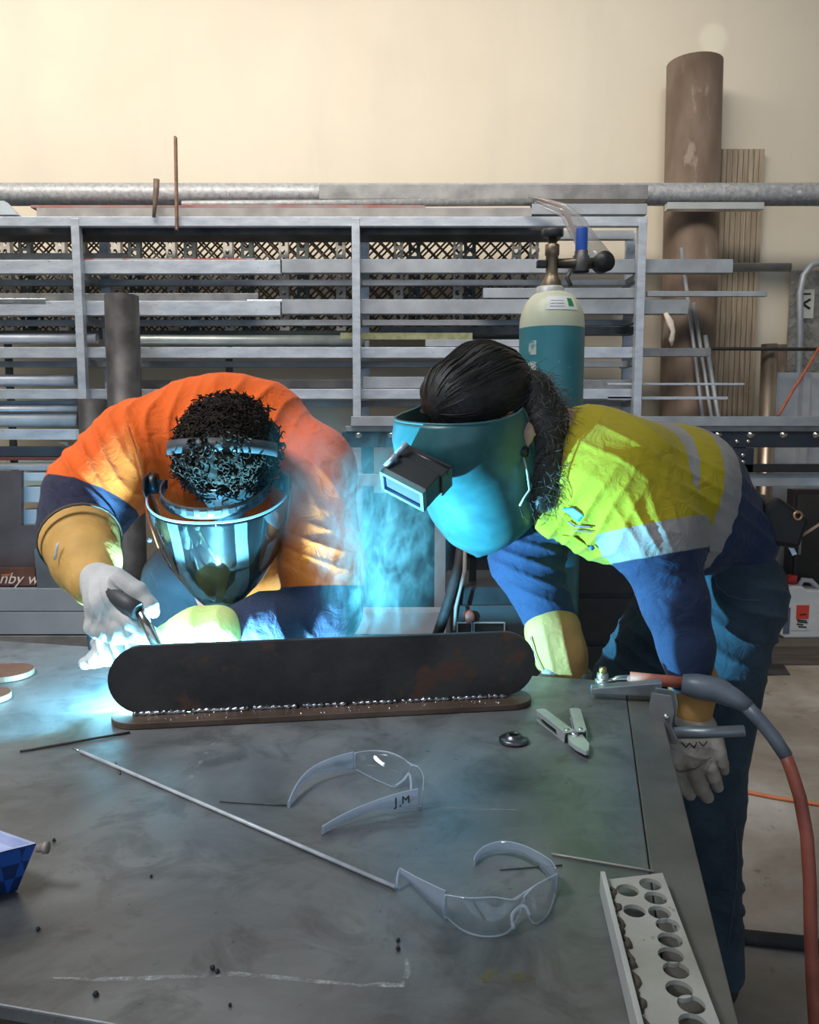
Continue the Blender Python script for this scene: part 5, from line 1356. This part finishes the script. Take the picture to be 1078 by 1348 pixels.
hairR = sdf_object('hair', Vh, Fh, hair_dark, pr_, None, None, 'black hair pulled back over the head')
mb = MB(); rr_ = random.Random(2); tgt = np.array(q_(0, .05, -.17))
for i in range(700):
    j = rr_.randrange(len(Vh)); p = Vh[j].copy(); pts = []
    for k in range(7):
        d2 = np.sum((Vh - p) ** 2, 1); jj = int(np.argmin(d2)); n_h = Nh[jj]
        pts.append(Vector(Vh[jj] * .4 + p * .6 + n_h * .0012)); dd = tgt - p; dd -= n_h * (dd @ n_h); p = p + dd / (np.linalg.norm(dd) + 1e-6) * .014
    mb.tube(pts, [.0006, .0012, .0013, .0013, .0012, .001, .0005], 4, False)
mb.build('strands', M('black_hair_gloss', (.010, .009, .009), (.035, .03, .028), 60, .4), hairR)
MB().tube([q_(.0, .04, -.165) + (hu * math.cos(t) * .5 + hs * math.sin(t)) * .022 - hf * .01 * math.cos(t) for t in np.linspace(0, 6.28, 24)], .0028, 6).build('hair_tie', black_rubber, hairR)
bp_ = [cone(q_(0, -.06, .02), q_(0, -.115, .045), .075, .055), cone(q_(.055, -.02, -.02), q_(.06, -.09, .0), .036, .045), cone(q_(-.055, -.02, -.02), q_(-.06, -.09, .0), .036, .045), cone(q_(.03, -.10, -.02), q_(.02, -.15, .0), .06, .035), cone(P(698, 520, 1.87), P(712, 560, 1.86), .055, .060), cone(P(712, 560, 1.86), P(716, 615, 1.85), .060, .058), cone(P(716, 615, 1.85), P(712, 655, 1.82), .058, .034), cone(P(728, 560, 1.90), P(736, 640, 1.88), .05, .045)]
Vh, Fh = sdf_surface(bp_, .0045, .02); Vh = relax(Vh, Fh, 1); Nh = vnormals(Vh, Fh)
Vh = strands(Vh, Nh, np.array(hs) + .5 * np.array(hf), 260, .0012, 61)
beard = sdf_object('beard', Vh, Fh, hair_dark, pr_, None, None, 'dark bushy beard')
mb = MB(); rr_ = random.Random(4)
for i in range(2200):
    j = rr_.randrange(len(Vh)); p = Vector(Vh[j]); n = Vector(Nh[j])
    t = Vector((rr_.uniform(-1, 1), rr_.uniform(-1, 1), rr_.uniform(-1.4, .4))).normalized()
    L = rr_.uniform(.014, .034); mb.tube([p, p + n * L * .4 + t * L * .3, p + n * L * .55 + t * L * .8, p + n * L * .5 + t * L * 1.2], [.0007, .0007, .0006, .0003], 4, False)
mb.build('strands', M('grey_hair', (.03, .028, .026), (.16, .15, .14), 60, .45), beard)
# welding helmet
helm_m = M('helmet_shell', (.024, .105, .118), (.034, .138, .152), 30, .36, 0, .05, 260, rvar=.1)
hh_f = Vector((-.60, -.62, -.50)).normalized()
hh_u = Vector((-.16, -.26, .95)); hh_u = (hh_u - hh_u.dot(hh_f) * hh_f).normalized(); hh_s = hh_u.cross(hh_f).normalized()
hh_c = P(628, 618, 1.87)
HT = .385
def mask_row(t, n=40, W=.134, off=0):
    u_ = -.188 + HT * t
    if t < .40: w_ = W * (max(0.0, 1 - ((.40 - t) / .40) ** 2.8)) ** .5
    else: w_ = W * (1 + .03 * math.sin((t - .40) * 3))
    dep = float(np.interp(t, [0, .12, .3, .48, .56, .66, .78, .9, 1.0], [.105, .135, .150, .152, .158, .185, .192, .182, .150]))
    rim = .045 * max(0, (t - .9) / .1)
    row = []
    for j in range(n + 1):
        th = R(-96 + 192 * j / n); c_, s__ = math.cos(th), math.sin(th)
        dz = -.055 * (1 - max(0, c_)) * max(0, (t - .75) / .25)
        pf = (abs(c_) ** .82) * (1 if c_ > 0 else -1)
        ps = (abs(s__) ** .86) * (1 if s__ > 0 else -1)
        row.append(hh_c + hh_s * (w_ * ps + off * s__) + hh_u * (u_ + dz) + hh_f * (dep * pf + off * c_ - .02))
    return row
rows = [mask_row(t) for t in np.linspace(0.004, 1, 46)]
mb = MB().grid(rows)
helm = mb.build('welding_helmet', helm_m, pr_, 'dark grey welding helmet with a flip-up lens', solid=.004, recalc=False)
rimp = [r_[0] for r_ in rows[::-1]] + rows[0][1:-1] + [r_[-1] for r_ in rows]
MB().tube(rimp, .003, 8).build('rim', helm_m, helm); MB().tube(rows[-1], .0032, 8).build('rim', helm_m, helm)
# flip-up lens holder
lx = Vector((.80, -.46, -.38)).normalized(); ln_ = Vector((-.50, -.60, -.62)); ln_ = (ln_ - ln_.dot(lx) * lx).normalized(); lup = ln_.cross(lx)
if lup.z < 0: lup = -lup
lc = P(531, 645, 1.635)
fw_, fh_, fd_ = .106, .056, .055
def LB(x, y, z): return lc + lx * x + lup * y - ln_ * z
def lbox(name, x0, x1, y0, y1, z0, z1, mat, par, lab=None, bev=.002):
    c = LB((x0 + x1) / 2, (y0 + y1) / 2, (z0 + z1) / 2); m3 = Matrix((lx, lup, -ln_)).transposed()
    return MB().box(c, (abs(x1 - x0), abs(y1 - y0), abs(z1 - z0)), m3).build(name, mat, par, lab, bevel=bev)
bl = M('holder_black', (.012, .014, .015), (.02, .022, .024), 20, .4)
hold = lbox('lens_holder', -fw_ / 2, fw_ / 2, -fh_ / 2, fh_ / 2, .006, fd_, bl, helm, 'black flip-up lens holder')
MB().tube([LB(-fw_ / 2, .016, .08), LB(fw_ / 2 + .005, .016, .08)], .009, 12).build('hinge', bl, helm)
lbox('holder_base', -fw_ / 2 - .004, fw_ / 2 + .004, -fh_ / 2 - .008, fh_ / 2 - .004, fd_ - .002, fd_ + .035, bl, helm)
e_ = .007; fr_ = MB(); m3 = Matrix((lx, lup, -ln_)).transposed()
for (x0, x1, y0, y1) in ((-fw_ / 2, fw_ / 2, fh_ / 2 - e_, fh_ / 2), (-fw_ / 2, fw_ / 2, -fh_ / 2, -fh_ / 2 + e_), (-fw_ / 2, -fw_ / 2 + e_, -fh_ / 2, fh_ / 2), (fw_ / 2 - e_, fw_ / 2, -fh_ / 2, fh_ / 2)):
    fr_.box(LB((x0 + x1) / 2, (y0 + y1) / 2, 0), (x1 - x0, y1 - y0, .012), m3)
bpy_fr = M('lens_frame', (.10, .20, .22), (.14, .26, .28), 20, .35)
# the frame is one ring around the lens
lf = fr_.build('lens_frame', bpy_fr, helm, 'pale lens frame')
lbox('lens', -fw_ / 2 + e_, fw_ / 2 - e_, -fh_ / 2 + e_, fh_ / 2 - e_, .001, .004, M('violet_lens', (.14, .13, .30), (.18, .17, .36), 6, .12, .4), helm, 'violet filter lens', 0)
for q in ((-.05, .03, .01), (-.05, .033, .045)): MB().tube([LB(*q), LB(q[0] + .006, q[1] + .012, q[2] + .03)], .006, 8).build('spring_clip', galv, hold)
for sg in (-1, 1): MB().lathe([(0, .010), (.012, .009), (.014, 0)], hh_c + hh_s * sg * .134 + hh_u * .055 - hh_f * .01, hh_s * sg, 16).build('pivot_knob', bl, helm)
# earplug cord
surf = [P(688, 598, 1.76), P(694, 622, 1.75), P(697, 645, 1.75), P(690, 655, 1.75), P(684, 666, 1.75)]
MB().tube(surf, .0022, 6).build('earplug_cord', M('pale_cord', (.6, .62, .6), None, 5, .6), pr_, 'pale earplug cord')
MB().tube([P(684, 666, 1.75), P(688, 680, 1.74), P(697, 684, 1.74), P(706, 676, 1.75), P(709, 664, 1.76)], .0013, 6).build('earplug_cord', black_rubber, pr_, 'thin dark loop of cord')

# ------------------------------------------------------------------ left-hand person (facing the camera, welding)
torL = chain([P(300, 600, 2.16), P(312, 690, 2.25), P(330, 765, 2.36)], [.150, .165, .150], 0, .07, ((1, 0, 0), 1.12))
torL += [cone(P(205, 595, 2.10), P(405, 615, 2.10), .118, .118, 0, .07), cone(P(255, 560, 2.14), P(345, 562, 2.14), .122, .122, 0, .06), cone(P(300, 548, 2.14), P(300, 590, 2.1), .10, .13, 0, .06), cone(P(240, 640, 2.08), P(262, 745, 2.16), .08, .06, 0, .05)]
armR_ = chain([P(180, 590, 2.06), P(122, 652, 1.98)], [.118, .112], 1, .05) + chain([P(122, 652, 1.98), P(103, 690, 1.93)], [.10, .086], 1, .04) + chain([P(103, 690, 1.93), P(112, 738, 1.80)], [.084, .056], 1, .03)
armL_ = chain([P(412, 632, 2.06), P(424, 745, 1.95)], [.104, .098], 2, .05) + chain([P(424, 745, 1.95), P(428, 800, 1.91)], [.098, .08], 2, .04) + chain([P(428, 806, 1.91), P(350, 822, 1.80), P(290, 836, 1.73)], [.080, .066, .048], 2, .04)
headL = P(299, 622, 1.84)
lf_ = Vector((.0, -.80, -.60)).normalized(); lu_ = Vector((0, -.60, .80)); lu_ = (lu_ - lu_.dot(lf_) * lf_).normalized(); ls_ = lu_.cross(lf_).normalized()
legL = []
for sg, px in ((-1, 235), (1, 400)):
    h_ = P(px, 770, 2.42); kx_ = h_ + Vector((sg * .03, -.10, 0)); kx_.z = .52; ax2 = h_ + Vector((sg * .05, .02, 0)); ax2.z = .10
    legL += chain([h_, kx_, ax2], [.11, .082, .062], 3, .05)
pelL = [cone(P(260, 755, 2.42), P(370, 755, 2.42), .125, .125, 5, .06)]
ftL = []
for i in (1, 3):
    a = Vector(legL[i]['b']); ftL += [cone((a.x, a.y, .10), (a.x, a.y, .05), .05, .045, 6, .03), cone((a.x, a.y, .045), (a.x, a.y - .18, .038), .045, .036, 6, .03)]
bodyL = head_prims(headL, lf_, lu_, ls_) + chain([headL - lf_ * .05 - lu_ * .03, P(300, 600, 2.03)], [.06, .068], 0, .03)
bodyL += shrink(torL[:4] + armR_ + armL_ + legL + pelL, .62)
bodyL += [cone(P(112, 738, 1.80), P(140, 795, 1.70), .022, .024), cone(P(290, 836, 1.73), P(200, 862, 1.722), .022, .024)]
pl_ = sdf_part('person', bodyL, .009, .02, skin, None, origin=(P(310, 800, 2.4).x, 2.35, 0))
tag(pl_, 'person in orange shirt and clear face shield welding at the left of the table', 'person')
def zone_L(V):
    dt = np.min([prim_d(p, V) for p in torL], 0); d1 = np.min([prim_d(p, V) for p in armR_], 0); d2 = np.min([prim_d(p, V) for p in armL_], 0)
    a0 = np.array(P(120, 656, 1.98)); dr = np.array(P(100, 700, 1.93)) - np.array(P(170, 600, 2.05)); dr /= np.linalg.norm(dr); dr[0] *= .75; dr[2] *= 1.2
    c1_ = (V - a0) @ dr
    b0 = np.array(P(424, 772, 1.92)); dl = np.array((.02, -.25, -.96)); c2_ = (V - b0) @ dl
    return {'navy': np.where(d1 < dt + .02, c1_, np.where(d2 < dt + .015, c2_, -.1))}
orange_cloth = cloth('hi_vis_orange_cloth', (.74, .115, .012), (('navy', (.026, .026, .052)),), .8, .12)
fL = [(P(140, 600, 1.92), .12, (.75, 0, .6), 70, .014, 71), (P(215, 540, 2.0), .13, (1, 0, .15), 65, .012, 73), (P(330, 520, 2.05), .12, (.9, 0, -.3), 60, .010, 75), (P(430, 720, 1.85), .10, (.35, 0, 1), 90, .012, 77),
      (P(80, 690, 1.86), .09, (.5, 0, .9), 90, .011, 79), (P(400, 800, 1.80), .10, (.9, 0, .4), 80, .013, 81), (P(230, 700, 2.02), .10, (1, 0, .2), 60, .009, 83), (P(430, 620, 1.95), .10, (.6, 0, .8), 60, .008, 85)]
shirtL = sdf_part('shirt', torL + armR_ + armL_, .0052, .045, orange_cloth, pl_, fL, 2, zone_L)
VSL = np.array([v.co[:] for v in shirtL.data.vertices]) + np.array(worldloc(shirtL))
for (bx_, by_) in ((197, 711), (204, 672)):
    p = on_shirt(bx_, by_, .001, VSL); MB().lathe([(0, -.003), (.005, -.003), (.0055, 0)], p, (0, 1, 0), 12).build('button', M('dark_stud', (.06, .05, .09), None, 5, .4), shirtL)
surf_line('placket_seam', [(190, 660), (197, 690), (208, 720), (224, 748), (245, 772)], .0016, M('dark_orange_seam', (.35, .06, .01), None, 5, .8), shirtL, VSL)
surf_line('shoulder_seam', [(168, 560), (178, 590), (186, 620), (190, 650)], .0016, M('dark_orange_seam', (.35, .06, .01), None, 5, .8), shirtL, VSL)
sdf_part('trousers', legL + pelL, .008, .05, cloth('slate_work_trousers', (.022, .026, .033), (), .85, .2), pl_, [(P(250, 790, 2.3), .15, (.6, 0, .8), 55, .009, 91)])
sdf_part('boots', ftL, .008, .03, M('dark_boot_leather', (.02, .018, .016)), pl_)
# right-hand glove holding the torch (left in the picture)
gr_ = [cone(P(128, 765, 1.700), P(146, 795, 1.650), .040, .046, 0, .02), cone(P(146, 795, 1.650), P(150, 815, 1.640), .044, .034, 0, .02), cone(P(150, 765, 1.685), P(165, 775, 1.635), .030, .022, 0, .02)]
gr_ += chain([P(158, 764, 1.635), P(182, 778, 1.610), P(197, 797, 1.600), P(202, 806, 1.600)], [0.0214, 0.0177, 0.0158, 0.0121], 1, .008)               # thumb over the torch
gr_ += chain([P(152, 805, 1.625), P(172, 818, 1.600), P(190, 828, 1.600), P(203, 832, 1.610)], [0.0205, 0.0167, 0.0140, 0.0102], 1, .008)                 # index along the torch
gr_ += chain([P(142, 815, 1.625), P(155, 830, 1.605), P(175, 836, 1.605), P(188, 836, 1.615)], [0.0195, 0.0167, 0.0140, 0.0102], 1, .008)
gr_ += chain([P(132, 815, 1.635), P(136, 832, 1.615), P(150, 840, 1.615), P(165, 842, 1.625)], [0.0186, 0.0158, 0.0130, 0.0102], 1, .008)
gr_ += chain([P(122, 808, 1.645), P(119, 826, 1.630), P(126, 832, 1.625), P(136, 833, 1.635)], [0.0167, 0.0130, 0.0121, 0.0102], 1, .008)
gloveR = sdf_part('glove', gr_, .0027, .012, leather, pl_, [(P(130, 790, 1.63), .05, (.9, 0, .35), 120, .006, 101), (P(160, 785, 1.62), .04, (.5, 0, .9), 150, .005, 103), (P(140, 820, 1.63), .04, (.9, 0, -.4), 150, .004, 107)], 1, label='pale leather glove gripping the torch')
cu_ = chain([P(106, 712, 1.875), P(114, 740, 1.79), P(124, 768, 1.715)], [.090, .072, .051], 0, .02)
sdf_part('glove_cuff', cu_, .0045, .02, tan_l, gloveR, [(P(118, 752, 1.68), .045, (.8, 0, .6), 70, .006, 105)], label='tan leather cuff')
ring(P(106, 712, 1.845), P(106, 712, 1.87) - P(114, 740, 1.785), .0905, .0905, .010).build('cuff_hem', M('dark_hem', (.05, .04, .03), None, 8, .8), gloveR, solid=.003)
VC = np.array([v.co[:] for v in gloveR.children[0].data.vertices]) + np.array(worldloc(gloveR))
patch('cuff_tag', [(74, 716), (78, 713), (74, 737), (70, 737)], M('grey_tag', (.5, .5, .5), None, 5, .7), gloveR, None, 3, .002, VC)
# left-hand glove lying on the table behind the plate
gl_ = [cone(P(222, 848, 1.720), P(192, 858, 1.725), .038, .040, 0, .02), cone(P(192, 858, 1.725), P(168, 862, 1.730), .038, .032, 0, .02)]
gl_ += chain([P(178, 846, 1.720), P(155, 840, 1.735), P(136, 842, 1.740), P(126, 846, 1.750)], [.022, .018, .016, .012], 1, .008)
gl_ += chain([P(172, 856, 1.720), P(150, 852, 1.730), P(133, 856, 1.735), P(123, 862, 1.740)], [.022, .018, .016, .012], 1, .008)
gl_ += chain([P(168, 866, 1.725), P(148, 864, 1.725), P(128, 868, 1.725), P(112, 873, 1.730)], [.022, .019, .017, .0145], 1, .008)
gl_ += chain([P(178, 868, 1.740), P(160, 866, 1.775), P(145, 868, 1.785), P(134, 871, 1.790)], [.019, .016, .014, .011], 1, .008)
gl_ += chain([P(205, 842, 1.700), P(190, 835, 1.680), P(176, 836, 1.670), P(166, 838, 1.675)], [.021, .018, .015, .012], 1, .008)
gloveL = sdf_part('glove', gl_, .0027, .012, leather, pl_, [(P(150, 860, 1.700), .06, (.9, 0, .4), 110, .004, 111)], 1, label='pale leather glove resting on the table')
sdf_part('glove_cuff', chain([P(284, 834, 1.725), P(258, 838, 1.723), P(225, 846, 1.722)], [.062, .060, .044], 0, .02), .004, .02, lime_l, gloveL, [(P(250, 825, 1.670), .07, (1, 0, .3), 70, .005, 113)], label='yellowish cuff')
# curly hair
def ql(a, b, d): return headL + ls_ * a + lu_ * b + lf_ * d
hpl = [cone(ql(0, .045, -.045), ql(0, .060, .018), .102, .090), cone(ql(0, -.01, -.075), ql(0, .04, -.05), .088, .095), cone(ql(.065, .0, -.01), ql(.07, .02, .0), .03, .03), cone(ql(-.065, .0, -.01), ql(-.07, .02, .0), .03, .03)]
Vh, Fh = sdf_surface(hpl, .006, .03); Vh = relax(Vh, Fh, 2); Nh = vnormals(Vh, Fh)
Vh = Vh + Nh * (.004 * wob(Vh, 120, 5) + .004 * wob(Vh, 200, 6))[:, None]
hairL = sdf_object('hair', Vh, Fh, hair_brown, pl_, None, None, 'short dark curly hair')
mb = MB(); rr_ = random.Random(9)
for i in range(1500):
    j = rr_.randrange(len(Vh)); n = Vector(Nh[j]); p = Vector(Vh[j]) - n * .003
    t = n.orthogonal().normalized(); t.rotate(Matrix.Rotation(rr_.uniform(0, 6.28), 3, n)); b_ = n.cross(t)
    r0 = rr_.uniform(.005, .009); L = rr_.uniform(.010, .022); lean = Vector((rr_.uniform(-1, 1), rr_.uniform(-1, 1), rr_.uniform(-1, 1))) * .006
    pts = []
    for k in range(11):
        th = k / 10 * 6.28 * 1.25; f = k / 10
        pts.append(p + n * (L * f) + lean * f + (t * math.cos(th) + b_ * math.sin(th) - t) * r0 * (1 - .3 * f))
    mb.tube(pts, [.0018] * 9 + [.0013, .0006], 4, False)
mb.build('curls', M('curl_brown', (.011, .008, .006), (.042, .030, .023), 35, .7, spec=.1), hairL)
# face shield: headband, knobs and clear visor
vf = Vector((.02, -.93, -.33)).normalized(); vu = Vector((0, -.33, .93)); vu = (vu - vu.dot(vf) * vf).normalized(); vs_ = vu.cross(vf).normalized()
vc = P(288, 648, 1.86)
def visor_row(t, n=40):
    """t 0 = top rim, 1 = chin"""
    u_ = -.25 * t
    w_ = float(np.interp(t, [0, .3, .6, .8, .92, 1], [.160, .148, .128, .098, .068, .030]))
    dep = float(np.interp(t, [0, .5, .85, 1], [.185, .178, .165, .150]))
    row = []
    for j in range(n + 1):
        th = R(-88 + 176 * j / n); c_, s__ = math.cos(th), math.sin(th)
        ps = (abs(s__) ** .80) * (1 if s__ > 0 else -1)
        row.append(vc + vs_ * (w_ * ps) + vu * u_ + vf * (dep * c_ ** .9 - .03))
    return row
vrows = [visor_row(t) for t in list(np.linspace(0, .8, 22)) + list(np.linspace(.83, 1, 10))]
visor_m = clear_plastic('visor_plastic', (.16, .26, .32), .012, .03, (.70, .85, .95), 1.3)
fs = MB().grid(vrows).build('face_shield', visor_m, pl_, 'clear curved face shield visor', solid=.002, recalc=False)
MB().tube(vrows[0], .0028, 8).build('visor_edge', clear_plastic('visor_edge', (.7, .75, .8), .5, .1, (.8, .85, .9)), fs)
MB().tube([r_[0] for r_ in vrows] + vrows[-1][1:-1] + [r_[-1] for r_ in vrows[::-1]], .0025, 8).build('visor_edge', clear_plastic('visor_edge2', (.7, .75, .8), .5, .1, (.8, .85, .9)), fs)
str_m = clear_plastic('visor_reflection', (.5, .6, .66), .17, .06, (.72, .82, .88), 1.0)  # reflections on the visor are modelled as pale bands
def reflection_band(pts, par=fs):
    """pts: (t, left angle, right angle) pale bands standing in for reflections on the visor"""
    rows = []
    for (t, a0, a1) in pts:
        full = visor_row(t, 176)
        i0 = int(a0 + 88); i1 = int(a1 + 88); rows.append([full[int(i0 + (i1 - i0) * q / 6)].lerp(vc + vu * (-.25 * t), -.012) for q in range(7)])
    return MB().grid(rows).build('visor_reflection', str_m, par, 'pale band standing in for a visor reflection', recalc=False)
for sg in (-1, 1):
    def AA(*l): return [(t, min(sg * a, sg * b), max(sg * a, sg * b)) for t, a, b in l]
    reflection_band(AA((.03, 17, 27), (.2, 17, 27), (.4, 18, 29), (.6, 16, 31), (.74, 6, 34), (.80, 4, 30)))
    reflection_band(AA((.34, 50, 66), (.44, 46, 62), (.55, 43, 54), (.7, 40, 49), (.82, 38, 46)))
    reflection_band(AA((.03, 42, 72), (.10, 46, 74), (.18, 54, 74), (.26, 62, 74)))
reflection_band([(.76, -34, 30), (.82, -44, 40), (.90, -50, 50), (.94, -50, 50)])
band_m = M('headband_grey', (.03, .035, .04), (.06, .068, .075), 20, .55)
def band(c, rx, ry, uu, ff, ss, a0, a1, wd, mat, name, par, lab=None, n=40):
    rows = [[c + ss * math.sin(R(a)) * rx + ff * math.cos(R(a)) * ry + uu * q for a in np.linspace(a0, a1, n + 1)] for q in (-wd / 2, wd / 2)]
    return MB().grid(rows).build(name, mat, par, lab, solid=.003, recalc=False)
hb = band(vc + vu * .022 + vf * .02, .118, .135, vu, vf, vs_, -95, 95, .026, band_m, 'headband', pl_, 'dark slotted headband')
mb = MB()
for a in range(-70, 71, 14):
    cc = vc + vu * .022 + vf * .02 + vs_ * math.sin(R(a)) * .1205 + vf * math.cos(R(a)) * .1375
    rad_ = (vs_ * math.sin(R(a)) + vf * math.cos(R(a))).normalized(); tg = vu.cross(rad_)
    mb.box(cc, (.016, .012, .003), Matrix((tg, vu, rad_)).transposed())
mb.build('band_slots', M('band_slot_dark', (.01, .01, .012)), hb)
# crown strap over the hair
cs_ = []
for a in np.linspace(-80, 80, 30):
    cs_.append(ql(0, .055, -.02) + ls_ * math.sin(R(a)) * .122 + (lu_ * .72 + lf_ * .69) * math.cos(R(a)) * .110 + lf_ * .012)
rows = [[p + d for p in cs_] for d in (lf_ * .011 - lu_ * .010, lu_ * .010 - lf_ * .011)]
band_obj = MB().grid(rows).build('crown_strap', band_m, hb, 'grey crown strap', solid=.003, recalc=False)
for sg in (-1, 1):
    kc = vc + vs_ * sg * .148 + vu * .018 - vf * .012
    MB().lathe([(0, .016), (.020, .014), (.024, .0), (.024, -.008), (0, -.010)], kc, vs_ * sg, 20).build('ratchet_knob', black_plastic, hb)
    MB().beam(vc + vs_ * sg * .118 + vu * .02 + vf * .0, kc, .016, .02).build('knob_arm', black_plastic, hb)
    MB().prism([(-.02, -.02), (.03, -.028), (.045, .0), (.03, .028), (-.02, .02)], kc + vs_ * sg * .008 , vf, vu, vs_ * sg * .006).build('visor_bracket', black_plastic, fs, bevel=.002)

# ------------------------------------------------------------------ torch, arc and smoke
s_arc = (PZ(250, 925, TZ + .013) - wc).dot(ax); arc = wc + ax * s_arc + ay * .040; arc.z = TZ + .024
tc = thing('welding_torch', P(185, 812, 1.73), 'dark handled welding torch held in the pale glove', 'welding torch')
t0 = P(150, 782, 1.625); t1 = P(184, 805, 1.585); tip = arc + Vector((-.020, 0, .020))
MB().tube([P(128, 800, 1.70), t0, t0.lerp(t1, .5), t1], [.014, .018, .020, .018], 14).build('handle', M('torch_grip', (.03, .03, .032), (.05, .05, .052), 20, .55), tc)
MB().tube([t1, t1.lerp(tip, .25), t1.lerp(tip, .6), tip], [.010, .0115, .0105, .009], 14).build('nozzle', M('torch_chrome', (.55, .52, .5), (.7, .62, .55), 20, .2, 1.0), tc, 'shiny metal nozzle')
q0 = P(128, 800, 1.70); MB().tube([q0, P(120, 812, 1.78), P(118, 812, 1.90), P(122, 840, 2.0), P(128, 900, 2.12), P(150, 1010, 2.2)], .013, 10).build('lead', black_rubber, tc)
am_ = bpy.data.materials.new('arc_light'); nt = nodes(am_); out = nd(nt, 'ShaderNodeOutputMaterial'); em = nd(nt, 'ShaderNodeEmission', _Color=(.35, .85, 1, 1), _Strength=900.0); nt.links.new(em.outputs[0], out.inputs[0])
tag(MB().lathe([(0, -.004), (.003, -.003), (.0045, 0), (.003, .003), (0, .004)], arc, (0, 0, 1), 12).build('welding_arc', am_), 'tiny blinding welding arc behind the upright steel plate', 'arc')
MB_ = None
lamp('arc_lamp', 'POINT', arc + Vector((0, .006, .006)), ARC, (.19, .68, 1.0), shadow_soft_size=.012)
def smoke_mat(name, dens, scale, lo, hi, seed):
    m = bpy.data.materials.new(name); nt = nodes(m); out = nd(nt, 'ShaderNodeOutputMaterial')
    sc = nd(nt, 'ShaderNodeVolumeScatter', _Color=(.42, .88, .90, 1), _Anisotropy=0.1)
    tcn = nd(nt, 'ShaderNodeTexCoord'); mp = nd(nt, 'ShaderNodeMapping'); nt.links.new(tcn.outputs['Object'], mp.inputs[0]); mp.inputs['Location'].default_value = (seed, seed * 2, 0)
    mp.inputs['Scale'].default_value = (1, 1, .8)
    f = noise(nt, mp.outputs[0], scale, 6, .66, 2.6)
    d = ramp(nt, f, [(lo, (0, 0, 0)), (hi, (1, 1, 1))]).outputs[0]
    ln_n = nd(nt, 'ShaderNodeVectorMath', operation='LENGTH'); nt.links.new(tcn.outputs['Object'], ln_n.inputs[0])
    fall = ramp(nt, ln_n.outputs['Value'], [(.35, (1, 1, 1)), (.98, (0, 0, 0))]).outputs[0]
    dd = math_(nt, 'MULTIPLY', math_(nt, 'MULTIPLY', d, fall), dens)
    nt.links.new(dd, sc.inputs['Density']); nt.links.new(sc.outputs[0], out.inputs['Volume']); return m
def puff(c, rad, rot, mat, label):
    bm = bmesh.new(); bmesh.ops.create_icosphere(bm, subdivisions=4, radius=1); me = bpy.data.meshes.new('welding_smoke'); bm.to_mesh(me); bm.free()
    me.materials.append(mat); o = bpy.data.objects.new('welding_smoke', me); COL.objects.link(o)
    o.location = c; o.scale = rad; o.rotation_euler = rot; return tag(o, label, 'smoke', None, 'stuff')
puff(P(500, 715, 1.85), (.17, .10, .29), (0, R(8), 0), smoke_mat('smoke_dense', 19.0 * SMOKE, 2.6, .48, .62, 1.3), 'curling cyan lit welding smoke between the two workers')
puff(P(415, 620, 1.80), (.17, .07, .20), (0, R(-12), 0), smoke_mat('smoke_thin', 2.2 * SMOKE, 1.6, .42, .68, 4.1), 'thin haze of smoke drifting over the orange shoulder')
